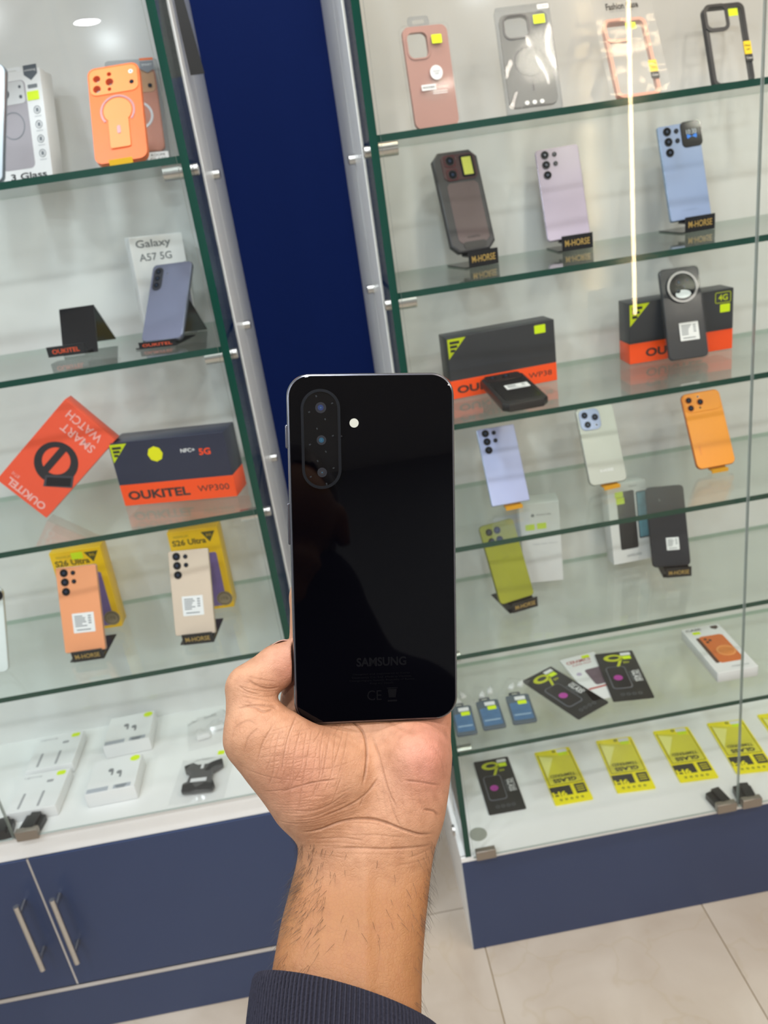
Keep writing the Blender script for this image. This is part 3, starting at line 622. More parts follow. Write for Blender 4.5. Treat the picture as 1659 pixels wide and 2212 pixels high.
def zipbag(label, x, y, z, yaw, w, h, seed, group=None, hh=.010):
    o = thing('zip_bag', label, 'bag', P(x, y, z, yaw, 0, 0), group); rnd = random.Random(seed); b = MB(); n = 8
    for j in range(n + 1):
        for i in range(n + 1):
            u, v = i / n, j / n; e = min(u, 1 - u, v, 1 - v); b.v.append(((u - .5) * w, (v - .5) * h, .001 + min(1, e * 4) * hh * rnd.uniform(.55, 1.1)))
    for j in range(n):
        for i in range(n): k = j * (n + 1) + i; b.f.append((k, k + 1, k + n + 2, k + n + 1)); b.m.append(0)
    b.build('film', BAG, o); return o
for k, (x, y, yaw, lb) in enumerate([(.175, 1.435, 10, 'clear bag with white plug, half hidden by the held phone'), (.232, 1.438, -15, 'clear bag with white plugs in the middle of three'), (.300, 1.445, -30, 'clear bag with white plug nearest the protector packs')]):
    o = zipbag(lb, x, y, z6, yaw, .055, .065, k, 'clear bags on the lowest glass shelf')
    for (a, b_) in ((-.008, -.006), (.009, .008)):
        MB().prism(rrect(.012, .007, .003, 3, a, .0045), b_ - .007, b_ + .007, .0015).cyl((a, b_ + .007, .0045), (a, b_ + .013, .0045), .0025).build('plug', mat('white_plastic', (.85, .85, .85), .3), o)

# ------------------------------------------------------------------ right case, deck
zb = .2685
nine('black 9H glass protector pack alone on the white deck, beside four yellow packs', .240, 1.364, zb, -.9)
YC = mat('yellow_pack', 'f8ea00', .3); YL2 = mat('pale_yellow_print', 'f2ef8a', .35); BK = mat('pack_black', '2c2b22', .4)
for k, (x, y, yaw, lb) in enumerate([(.388, 1.354, -1.1, 'yellow tempered glass pack beside the black 9H pack on the deck'), (.529, 1.353, -4.8, 'second yellow tempered glass pack from the black 9H pack on the deck'), (.671, 1.349, -4.3, 'yellow tempered glass pack just before the door split'), (.797, 1.341, -6.1, 'yellow tempered glass pack seen behind the door split'), (.925, 1.338, -5, 'yellow tempered glass pack cut off by the picture edge')]):
    w, h = .0855, .179
    o = flatpack('screen_protector_pack', lb, 'screen protector', x, y, zb, yaw, w, h, .003, YC, 'yellow tempered glass packs')
    flat(o, 'sheet_picture', [(-.036, .062), (.036, .062), (.036, .150), (-.036, .166)], mat('yellow_sheet', 'e0d83a', .3), -.0002)
    flat(o, 'glint', [(-.036, .085), (-.006, .150), (-.036, .160)], YL2, -.0005)
    b = MB()
    for s_ in (-1, 1): b.box(s_ * .038 - .0006, s_ * .038 + .0006, -.0006, -.0001, .060, .166)
    b.box(-.038, .038, -.0006, -.0001, .0595, .0605); b.build('outline_print', BK, o, smooth=False)
    letter(o, 'TEMPERED', 0, .088, .058, .0095, BK, flip=True, bold=.02); letter(o, 'GLASS', 0, .072, .054, .013, BK, flip=True, bold=.045)
    flat(o, 'black_block', rrect(.047, .030, 0, 1, -.018, .039), BK, -.0003); flat(o, 'black_block', rrect(.024, .030, 0, 1, .026, .039), BK, -.0003)
    letter(o, '9H', -.024, .030, .032, .016, YC, -.0007, flip=True, bold=.04)
    for q in range(3): flat(o, 'print_line', rrect(.017, .002, 0, 1, .026, .032 + .007 * q), YC, -.0006)
    for q in range(5): letter(o, 'o', -.026 + .012 * q, .012, .006, .006, BK, bold=.02)
    MB().holed(circ(.002, h - .008, .004, 12), [circ(.002, h - .008, .0022, 12)], -.0004, -.0001).build('hang_hole', BK, o, smooth=False)
    sticker(o, .021, h - .020, .021, .011); sticker(o, .021, h - .009, .024, .011, PAPER, name='paper_label')

# ------------------------------------------------------------------ left case, top shelf
zl1 = 1.656
ORC = mat('orange_case', 'f4742f', .4); ORL = mat('orange_case_light', 'fa9550', .4)
p = P(-.238, 1.326, zl1 + .007, -4.7, 31.5, -.5); w, h = .0788, .159
o = thing('phone_case', 'orange phone case with ring kickstand, in front of a clear pack', 'phone case', p)
holes = [circ(-.0255, h - .0195, .0058, 16), circ(-.0065, h - .0275, .0062, 16), circ(-.0265, h - .0365, .0062, 16), circ(-.006, h - .0145, .0036, 12), circ(-.0075, h - .0395, .003, 12)]
MB().holed(rrect(w, h, .012, 6, 0, h / 2), holes, 0, .010).build('case_shell', ORC, o)
MB().holed(rrect(w * .93, .043, .010, 5, 0, h - .0255), holes, -.0013, -.0001).build('camera_bar', ORL, o)
lens(o, .027, h - .0155, .0036, PAPER, .0015, PAPER, name='flash'); lens(o, .027, h - .033, .0036, BLACKP, .0015, name='sensor')
cx, cz = .0015, .082
arc = [R(-38 + (256) * k / 30) for k in range(31)]
flat(o, 'magnetic_ring', [(cx + .0265 * math.cos(a), cz + .0265 * math.sin(a)) for a in arc] + [(cx + .0235 * math.cos(a), cz + .0235 * math.sin(a)) for a in reversed(arc)], mat('mauve_ring', 'b98a8c', .35, .3), -.001, .001)
MB().prism(circ(cx, cz, .0215, 32), -.0016, 0, .0005).build('kickstand_disc', ORL, o)
q = MB().prism(rrect(.031, .050, .003, 3, cx, .046), -.0024, -.0002, .0006).build('kickstand_leg', ORL, o)
flat(q, 'slot', rrect(.0055, .0135, .0027, 4, cx, .050), MATS['mauve_ring'], -.003, .0005)
st2 = stand('yellow tab stand under the orange phone case', p, .010, zl1, .035, .009, None, None, mat('yellow_tab', 'e8b40e', .3), True, .03, 'yellow phone stands')
o = thing('phone_case_pack', 'clear hang pack with grey badge, behind the orange phone case', 'phone case', P(-.229, 1.470, zl1, 4.7, 26, 3.5))
w, h = .086, .182
MB().prism(rrect(w, h, .006, 4, 0, h / 2), 0, .014, .002).build('clear_box', CLEARG, o)
MB().prism(rrect(w * .86, .146, .010, 5, 0, .095), .003, .010, .002).build('case_shell', mat('terracotta_case', 'cf7a55', .4), o)
q = MB().prism(rrect(w * .8, .038, .008, 5, 0, .143), .0018, .004, .0005).build('camera_bar', mat('tan_case', 'd39a62', .4), o); lens(q, .026, .134, .0035, BLACKP, .0005)
MB().holed(circ(0, .085, .025, 24), [circ(0, .085, .021, 24)], .002, .0032).build('magnetic_ring', PAPER, o)
flat(o, 'shield_logo', [(.014, .176), (.036, .176), (.036, .163), (.025, .156), (.014, .163)], mat('badge_grey', '7c7f86', .4), -.0003); letter(o, 'SMART', .025, .170, .017, .004, PAPER, -.0006); flat(o, 'orange_band', rrect(.022, .004, 0, 1, .025, .180), ORC, -.0003)
sticker(o, .024, .010, .034, .016, PAPER, name='paper_label'); letter(o, 'KOOMI', .024, .013, .022, .0045, INK, -.0009); letter(o, 'GLASS', .024, .006, .026, .0045, INK, -.0009)
o = thing('phone_case_box', 'white box with grey phone picture and icon column, left part of the top left shelf', 'box', P(-.420, 1.471, zl1, -16.6, 14, 1.4))
w, h, d = .094, .166, .032
MB().prism(rrect(w, h, .002, 2, 0, h / 2), 0, d, .001).build('carton', PAPER, o)
MB().holed(rrect(.040, .014, .005, 3, -.016, h + .006), [rrect(.022, .005, .002, 3, -.016, h + .006)], d / 2, d / 2 + .001).build('hang_tab', PAPER, o)
flat(o, 'phone_picture', rrect(.060, .134, .008, 4, -.012, .085), mat('picture_mauve', 'a59fa6', .35), -.0003)
q = MB().prism(rrect(.055, .034, .006, 4, -.012, .134), -.0008, -.0003).build('camera_picture', mat('picture_silver', 'd2d2d4', .3), o, smooth=False)
for (a, b_, r_) in ((-.020, .134, .008), (.008, .142, .0024), (.008, .127, .0028)): flat(q, 'lens_picture', circ(a, b_, r_, 14), mat('picture_dark', '4b5058', .3), -.0011)
MB().holed(circ(-.012, .085, .021, 26), [circ(-.012, .085, .0195, 26)], -.0007, -.0003).build('ring_picture', GREYPR, o, smooth=False)
flat(o, 'shield_logo', [(.018, .172), (.042, .172), (.042, .158), (.030, .149), (.018, .158)], mat('badge_slate', '565d66', .4), -.0003); letter(o, 'amazing', .030, .164, .020, .0045, PAPER, -.0006)
sticker(o, .030, .126, .021, .0135); sticker(o, .031, .140, .017, .0055, GREYPR, name='paper_label')
for k in range(4):
    MB().holed(circ(.034, .104 - .022 * k, .0062, 16), [circ(.034, .104 - .022 * k, .0052, 16)], -.0005, -.0001).build('round_icon', GREYPR, o, smooth=False)
    flat(o, 'icon_mark', rrect(.005, .006, .001, 2, .034, .104 - .022 * k), GREYPR, -.0003); flat(o, 'print_line', rrect(.012, .0012, 0, 1, .034, .0945 - .022 * k), mat('pale_print', 'b9bcc0', .5), -.0003)
letter(o, '3 Glass', .004, .007, .066, .010, INK, bold=.02)
p = P(-.4435, 1.30, zl1 + .004, 0, 12, 15)
phone('silver blue phone cut off by the picture edge, on the top left shelf', p, .078, .160, .012, .010, mat('silver_blue_rim', '9aa6b4', .2, .7), mat('silver_blue_back', 'c9d6e2', .2, spec=.5))

# ------------------------------------------------------------------ left case, second shelf
zl2 = 1.384
def vstand(label, x, y, yaw, lean, w, h, zs, text, tm, off, ll=.055):
    """inverted V stand with a lettered front lip"""
    s = thing('display_stand', label, 'stand', (x, y, zs, yaw, 0, 0), 'phone display stands')
    L = Matrix.Rotation(R(-lean), 4, 'X'); b = MB().box(-w / 2, w / 2, .012, .0142, .001, h).xf(L)
    q = L @ Vector((0, .013, h)); k = len(b.v); ln = math.hypot(q.z, ll); b.box(-w / 2, w / 2, -.001, .001, .0, ln)
    b.xf(Matrix.Translation((0, q.y + ll, .0012)) @ Matrix.Rotation(math.atan2(ll, q.z), 4, 'X'), k)
    b.build('frame', BLACKG, s, smooth=False)
    k = MB().box(off - .036, off + .030, -.014, -.0115, 0, .017).box(off - .036, off + .030, -.0115, .014, .0, .002).build('front_lip', BLACKP, s, smooth=False)
    letter(s, text, off - .003, .0085, .048, .0075, tm, -.0145, bold=.015); return s
ORT = mat('orange_lettering', 'e0552a', .5)
vstand('empty black stand with orange OUKITEL lip on the second left shelf', -.401, 1.405, -9.6, 24, .062, .080, zl2, 'OUKITEL', ORT, -.008)
p = P(-.250, 1.356, zl2 + .010, -16.7, 43.3, .7); w, h = .0741, .1525
o = phone('slate grey phone with oval camera, leaning on a black stand before the Galaxy A57 box', p, w, h, .008, .009, mat('slate_rim', '5f6272', .3, .5), mat('slate_back', '70738a', .22, spec=.4), cams=[])
q = MB().prism(rrect(.0175, .046, .0085, 6, -w * .31, h - .031), -.0014, 0, .0005).build('camera_island', mat('slate_dark', '34363f', .2), o)
for k in range(3): lens(q, -w * .31, h - .017 - .0135 * k, .0056, MATS['slate_dark'], .0019)
lens(o, -.006, h - .022, .0014, PAPER, .0003, name='flash')
stand('black stand with orange OUKITEL lip under the slate grey phone', p, .008, zl2, .066, .011, 'OUKITEL', ORT, rest=.095, off=-.006, strut=True)
o = carton('white box lettered Galaxy A57 5G behind the slate grey phone', 'box', P(-.251, 1.497, zl2, 20, 0, 2.8), .0915, .166, .045, PAPER, 'phone_box')
letter(o, 'Galaxy', -.006, .152, .060, .0165, GREYPR, bold=.012); letter(o, 'A57 5G', -.006, .1315, .056, .0125, GREYPR, bold=.012)
flat(o, 'phone_picture', [(.012, 0.002), (.0435, .002), (.0435, .118), (.020, .108), (.012, .09)], MATS['slate_back'], -.0003)

# ------------------------------------------------------------------ left case, third shelf
zl3 = 1.1102
o = thing('watch_box', 'orange SMART WATCH box tipped on its corner against the WP300 box', 'box', P(-.564, 1.397, zl3 + .0432, -3.6, 2.1, 52.2))
w, h, d = .106, .199, .030; WB = mat('coral_card', 'f25a3c', .38); WT = mat('pale_pink_print', 'f3b3ac', .45)
MB().prism(rrect(w, h, .001, 2, 0, h / 2), 0, d, .0008).build('carton', WB, o)
letter(o, 'SMART', .004, .158, .066, .016, WT, flip=True, bold=.01); letter(o, 'WATCH', .000, .182, .070, .016, WT, flip=True, bold=.01)
letter(o, 'OUKITEL', 0, .014, .078, .015, WT, flip=True, bold=.03); letter(o, 'BT10', -.034, .030, .014, .006, WT, flip=True)
WK = mat('watch_black', '2b2a2f', .35)
q = MB().holed([(.004 + .037 * math.cos(a), .096 + .040 * math.sin(a)) for a in [2 * math.pi * k / 36 for k in range(36)]], [[(.002 + .024 * math.cos(a), .099 + .026 * math.sin(a)) for a in [2 * math.pi * k / 28 for k in range(28)]]], -.0006, -.0001).build('watch_picture', WK, o, smooth=False)
flat(q, 'buckle_picture', rrect(.012, .060, .003, 3, -.002, .100), WK, -.0008); flat(q, 'dial_picture', [(.016, .050), (.048, .078), (.040, .092), (.008, .064)], mat('dial_black', '1a1b22', .2), -.0012); flat(q, 'dial_rim_picture', [(.013, .046), (.052, .078), (.041, .097), (.004, .065)], mat('dial_rim', '45454d', .3), -.0009)
o = okbox('wide navy box with orange base marked WP300 and a round yellow sticker', P(-.286, 1.365, zl3, -13.3, 0, 0), .2124, .119, .060, 'WP300', NAVYBOX, .335, .058, .034)
sticker(o, -.024, .092, .028, .028, mat('yellow_dot', 'e8e600', .5), r=.0139); letter(o, '5G', .066, .088, .021, .012, ORANGE, bold=.03); letter(o, 'NFC+', .036, .093, .026, .007, PAPER, bold=.02)

# ------------------------------------------------------------------ left case, fourth shelf
zl4 = .8393
YBX = mat('yellow_box', 'ffce00', .35); YTX = mat('brown_ink', '6a5800', .5); PUR = mat('purple_picture', '7d6aa8', .3, noise=.3, nscale=25)
def ybox(label, p, stick):
    w, h, d = .098, .177, .040
    o = thing('phone_box', label, 'box', p, 'yellow phone boxes')
    MB().prism(rrect(w, h, .001, 2, 0, h / 2), 0, d, .0008).build('carton', YBX, o)
    letter(o, 'S26 Ultra', -.010, .153, .066, .0125, YTX, bold=.03)
    letter(o, 'PREMIUM', -.024, .1655, .028, .005, mat('ochre_print', 'b79a1a', .5))
    q = flat(o, 'corner_badge', [(.016, .170), (.030, .148), (.043, .170)], mat('olive_badge', '4c4a1e', .4), -.0003); letter(o, '5G', .030, .163, .010, .005, YBX, -.0006)
    q = MB().prism(rrect(.034, .118, .004, 3, .020, .066), -.0005, -.0001).build('phone_picture', PUR, o, smooth=False)
    s_ = MB().cyl((.034, -.0002, .022), (.034, -.0012, .022), .0155, n=28).build('round_seal', mat('gold_seal', 'a3957a', .35, .4), o); MB().holed(circ(.034, .022, .0135, 24), [circ(.034, .022, .012, 24)], -.0018, -.0011).build('seal_rim', mat('seal_dark', '6e6248', .4), s_, smooth=False)
    letter(s_, '1TB', .034, .022, .014, .006, MATS['seal_dark'], -.0016)
    if stick: sticker(o, .002, .165, .022, .014)
    return o
ybox('yellow S26 Ultra box with a neon sticker, behind the peach phone', P(-.528, 1.458, zl4, -1.2, 0, 1.0), True)
ybox('yellow S26 Ultra box without sticker, behind the beige phone', P(-.302, 1.459, zl4, -3.6, 0, 1.0), False)
RINGD = mat('lens_ring_ink', '1b1e28', .25, .4)
p = P(-.524, 1.352, zl4 + .0135, -4, 20.7, 2)
o = phone('peach orange phone with white label, before a yellow box', p, .078, .162, .008, .004, mat('peach_rim', 'd9a68c', .25, .5), mat('peach_back', 'f2a274', .22, spec=.4), ring=RINGD); barcode(o, .0035, .055, .041, .037)
stand('black stand with gold lettering under the peach orange phone', p, .008, zl4, .058, .0215, 'M-HORSE', GOLD, off=.006, fy=-.010)
p = P(-.316, 1.342, zl4 + .0135, -7.4, 22.6, 1.6)
o = phone('beige phone with white label, before a yellow box near the side glass', p, .0782, .160, .008, .004, mat('beige_rim', 'cbb9a6', .25, .5), mat('beige_back', 'd8c5b3', .22, spec=.4), ring=RINGD); barcode(o, .0005, .055, .040, .037)
stand('black stand with gold lettering under the beige phone', p, .008, zl4, .058, .0215, 'M-HORSE', GOLD, off=.006, fy=-.010)
p = P(-.709, 1.352, zl4 + .004, 2, 14, 9)
o = phone('white phone with round lens cut off by the picture edge', p, .078, .162, .008, .011, mat('pearl_rim', 'd6dcdc', .25, .4), mat('pearl_back', 'e6efef', .12, coat=.5), cams=[(.88, .09, .14)])

# ------------------------------------------------------------------ left case, deck
zl5 = .5368
WBX = mat('bright_white_card', (.86, .86, .86), .35); PG = mat('pale_grey_print', 'a9a9ad', .5)
def cable_box(label, x, y, yaw):
    w, h = .098, .112
    o = flatpack('cable_box', label, 'box', x, y, zl5, yaw, w, h, .024, WBX, 'white boxes on the left deck', .0015, .002)
    for s_ in (-.026, .012): flat(o, 'cable_picture', rrect(.005, .044, .002, 2, s_, .030), PG, -.0003)
    flat(o, 'plug_picture', rrect(.014, .008, .003, 2, .016, .080), PG, -.0003); letter(o, 'Lightning', -.024, .099, .036, .006, PG); sticker(o, .033, .100, .018, .013, r=.004); return o
def bud_box(label, x, y, yaw):
    w, h = .098, .100
    o = flatpack('earbud_box', label, 'box', x, y, zl5, yaw, w, h, .032, WBX, 'white boxes on the left deck', .0015, .002)
    for (a, b_) in ((-.008, .062), (.010, .052)):
        MB().prism(circ(a, b_, .0055, 12), -.0004, -.0001).prism(rrect(.004, .014, .0015, 2, a + .004, b_ - .009), -.0004, -.0001).build('earbud_picture', mat('grey_picture', '8b8c90', .4), o, smooth=False)
    sticker(o, .036, .088, .020, .017, r=.008)
    k = MB().box(-.046, -.004, -.0004, -.0001, .002, .014).build('grey_label', mat('label_grey', 'b4b9c2', .5), o, smooth=False); k = MB().box(.006, .040, -.0004, -.0001, .003, .014).build('paper_label', MATS['label_grey'], o, smooth=False)
    for q in range(5): flat(k, 'label_print', rrect(.024 - .002 * q, .0012, 0, 1, .021, .012 - .0022 * q), GREYPR, -.0006)
    return o
cable_box('white cable box at the back of the left deck', -.700, 1.425, .4); cable_box('white cable box in front, next to the black magnetic catch', -.701, 1.300, -1)
bud_box('white earbud box at the back of the left deck', -.542, 1.452, 1.9); bud_box('white earbud box in front on the left deck', -.546, 1.304, .8)
o = zipbag('clear bag with a black phone holder on the left deck', -.372, 1.325, zl5, -6, .110, .130, 11, 'clear bags on the left deck', .026)
q = MB().prism([(-.030, .0), (.030, .0), (.034, .010), (.030, .020), (.024, .020), (.022, .055), (.040, .070), (.036, .084), (.020, .078), (.010, .072), (-.012, .072), (-.024, .080), (-.040, .072), (-.036, .060), (-.022, .052), (-.024, .020), (-.032, .016)], 0, .014, .003)
q.xf(Matrix.Translation((0, -.045, .004)) @ Matrix.Rotation(R(-90), 4, 'X') @ Matrix.Rotation(R(0), 4, 'Z') @ Matrix.Translation((0, -.014, 0)))
h_ = q.build('phone_holder', mat('matte_black', '26272a', .5), o)
MB().box(-.003, .003, .012, .026, .0182, .0186).box(-.016, .016, -.026, -.016, .0182, .0186).build('slot', PAPER, h_, smooth=False)
k = MB().prism(rrect(.014, .012, .002, 2), 0, .0006); k.xf(Matrix.Translation((.034, .048, .024)) @ Matrix.Rotation(R(-90), 4, 'X')); k.build('price_sticker', NEON, o, smooth=False)
o = zipbag('clear bag with white hooks on the left deck, beside the hand', -.365, 1.480, zl5, 8, .11, .10, 17, 'clear bags on the left deck', .030)
for (a, b_) in ((-.02, -.02), (.012, .0), (.03, .02)): MB().prism(rrect(.030, .012, .004, 3, a, .009), b_ - .006, b_ + .006, .002).build('hook', MATS['white_plastic'], o)

# ------------------------------------------------------------------ the held phone
HP = P(-.0022, .3147, 1.3466, 1.1606, 17.4267, 8.8617); HW, HH, HT = .0775, .1639, .0077
hp = thing('smartphone', 'black glossy phone held up in the hand in front of the display cases', 'phone', HP)
HBACK = mat('held_black_glass', '030306', .03, spec=.24); HFR = mat('held_frame', '74747c', .24, .9)
MB().prism(rrect(HW, HH, .0105, 10, 0, HH / 2), .0002, HT, .0016).build('frame', HFR, hp)
MB().prism(rrect(HW - .0022, HH - .0022, .0095, 10, 0, HH / 2), -.0002, .001, .0004).build('back_glass', HBACK, hp)
MB().prism(rrect(HW - .003, HH - .003, .009, 8, 0, HH / 2), HT - .0004, HT + .0002, .0002).build('screen', BLACKG, hp)
def hx(px): return (px - 618) / 366 * HW - HW / 2      # from the photographed phone's own proportions
def hz(py): return HH - (py - 806) / 755 * HH
icx, icz = hx(691), hz(944)
isl = MB().holed(rrect(.0180, .0455, .0089, 10, icx, icz), [rrect(.0155, .043, .0077, 10, icx, icz)], -.0021, .0002).build('camera_ring', mat('dark_chrome', '24262b', .28, .7), hp)
MB().prism(rrect(.0157, .0432, .0078, 10, icx, icz), -.0012, .0002).build('camera_glass', mat('island_glass', '020205', .03, spec=.5), hp)
for (py, r, c) in ((878, .0024, '20305f'), (946, .0021, '1d4a63'), (1014, .0021, '2a2b30')):
    zz = hz(py); xx = hx(691.5)
    b = MB().cyl((xx, -.0011, zz), (xx, -.0014, zz), r * 1.05, n=24, mi=0).cyl((xx, -.0013, zz), (xx, -.0015, zz), r * .55, n=20, mi=1).cyl((xx, -.0014, zz), (xx, -.0016, zz), r * .16, n=10, mi=2)
    b.build('camera_lens', [mat('lens_grey', '2c2d33', .25, .3), mat('lens_' + c, c, .1, coat=1.0), mat('lens_dot', '35586a', .2)], hp)
b = MB()
for py in (878, 946, 1014):
    for k in range(8):
        a = R(20 + 45 * k); xx, zz = hx(691.5), hz(py); u, v = Vector((math.cos(a), math.sin(a))), Vector((-math.sin(a), math.cos(a)))
        q = [Vector((xx, zz)) + u * .0056 * s + v * .0003 * t_ for s, t_ in ((.92, -1), (1.08, -1), (1.08, 1), (.92, 1))]
        if all(abs(p.x - icx) < .0074 for p in q): (b.prism([(p.x, p.y) for p in q], -.00135, -.00119) if k % 2 == 0 else None)
b.build('lens_tick_marks', mat('tick_grey', '202428', .3), hp, smooth=False)
MB().cyl((hx(763), .0, hz(911)), (hx(763), -.0004, hz(911)), .0021, n=20).build('flash', mat('flash_led', 'c9c9bd', .3), hp)
MB().cyl((hx(735), .0, hz(938)), (hx(735), -.00025, hz(938)), .0004, n=8).build('microphone', BLACKP, hp)
LOGO = mat('faint_logo', '07070b', .4, spec=.15)
letter(hp, 'SAMSUNG', hx(813), hz(1426), .0235, .0043, LOGO, -.00026, bold=.03)
FT = mat('faint_print', '050508', .4, spec=.15)
for k, s in enumerate(('SM-A266B/DS  Designed & engineered by Samsung', 'Manufactured by Samsung Electronics Co., Ltd', 'Electronics Road, Seoul  Made in Vietnam', 'SAMSUNG ELECTRONICS')):
    s = ('Designed and engineered in Korea', 'Electronics Co., Ltd  Made in Vietnam', 'Yeongtong-gu, Suwon, Republic of Korea', 'Keep dry  Handle')[k]
    letter(hp, s, hx(813), hz(1453 + 7 * k), (.027, .028, .031, .011)[k], .0010, FT, -.00026)
letter(hp, 'CE', hx(796), hz(1500), .0068, .0048, FT, -.00026)
b = MB(); bx, bz = hx(836), hz(1496)
b.prism([(bx - .0016, bz - .0022), (bx + .0016, bz - .0022), (bx + .0021, bz + .0018), (bx - .0021, bz + .0018)], -.0003, -.00021).box(bx - .0025, bx + .0025, -.0003, -.00021, bz + .0021, bz + .0025).box(bx - .0022, bx + .0022, -.0003, -.00021, bz - .0042, bz - .0034)
b.build('bin_mark', FT, hp, smooth=False)
for (a, b_) in ((912, 962), (1078, 1168)):
    MB().prism(rrect(.0016, hz(a) - hz(b_), .0007, 3, -HW / 2 - .0002, (hz(a) + hz(b_)) / 2), .0025, .0052, .0004).build('side_button', HFR, hp)

# ------------------------------------------------------------------ the person: left hand and forearm, dark knitted cuff
HM = Matrix((AX_R, AX_U, AX_F)).transposed().to_4x4(); HM.translation = CAM + AX_F * 0.37   # hand space: right, up, away (mm * 0.001)
ARM = [(-248.73, -14.88, 31.22, -74, 30), (-231.19, -15.79, 31.3, -56, 28), (-213.49, -16.79, 32.33, -36, 26), (-199.34, -16.14, 32.49, -23, 25), (-184.97, -14.07, 32.38, -12, 24), (-173.5, -11.45, 31.92, -3, 22.5), (-164.28, -9.21, 31.64, 5, 21.5), (-158.84, -8.28, 31.92, 7, 21), (-152.7, -7.86, 33.1, 8, 20.5), (-142.31, -8.89, 36.02, 10, 19.5), (-133.69, -9.52, 38.63, 13, 18.5), (-123.91, -9.06, 40.04, 17, 17), (-113.89, -8.36, 40.79, 21, 15.5), (-103.38, -7.51, 40.65, 24, 14), (-90.63, -6.9, 40.14, 28, 12.5), (-72.77, -6.84, 38.93, 31, 12), (-54.37, -7.09, 37.87, 32, 11.5)]
CAPS = [((-34.91, -129.69, 4, 19.89), (-57.36, -104.21, 1, 16.3), 9), ((-46.64, -109.78, 1, 15.44), (-18.41, -123.32, 7, 15.69), 9), ((14.31, -116.66, 8, 15.29), (10.97, -138.86, 6, 14.34), 9), ((-58.59, -103.63, 2, 15.05), (-63.73, -83.45, 7, 10.68), 4), ((-62.59, -82.58, 8, 11.36), (-50.8, -73.71, 13, 9.96), 2.5), ((-50.8, -73.71, 13, 9.96), (-35.14, -66.03, 16, 8.92), 2.5), ((-38.14, -103.38, 24, 13.21), (-36.68, -75.46, 33, 11.65), 5), ((-36.77, -73.31, 34, 10.97), (-37.85, -43.39, 38, 9.9), 2.5), ((-37.85, -43.39, 38, 9.9), (-32.73, -7.98, 36, 8.68), 2.5), ((-32.73, -7.98, 36, 8.68), (-27.1, 12.91, 29, 7.15), 2.5), ((-15.13, -73.68, 36, 11.26), (-14.64, -39.05, 42, 10.24), 2.5), ((-14.64, -39.05, 42, 10.24), (-11.7, 1.42, 39, 8.98), 2.5), ((-11.7, 1.42, 39, 8.98), (-8.69, 24.57, 31, 7.42), 2.5), ((7.16, -74.85, 36, 10.79), (8.69, -43.81, 42, 9.76), 2.5), ((8.69, -43.81, 42, 9.76), (10.05, -5.67, 39, 8.51), 2.5), ((10.05, -5.67, 39, 8.51), (10.78, 15.3, 31, 7.18), 2.5), ((25.74, -80.12, 33, 9.32), (26.29, -55.18, 38, 8.25), 2.5), ((26.29, -55.18, 38, 8.25), (25.46, -26.75, 36, 7.27), 2.5), ((25.46, -26.75, 36, 7.27), (24.16, -10.17, 30, 6.24), 2.5)]
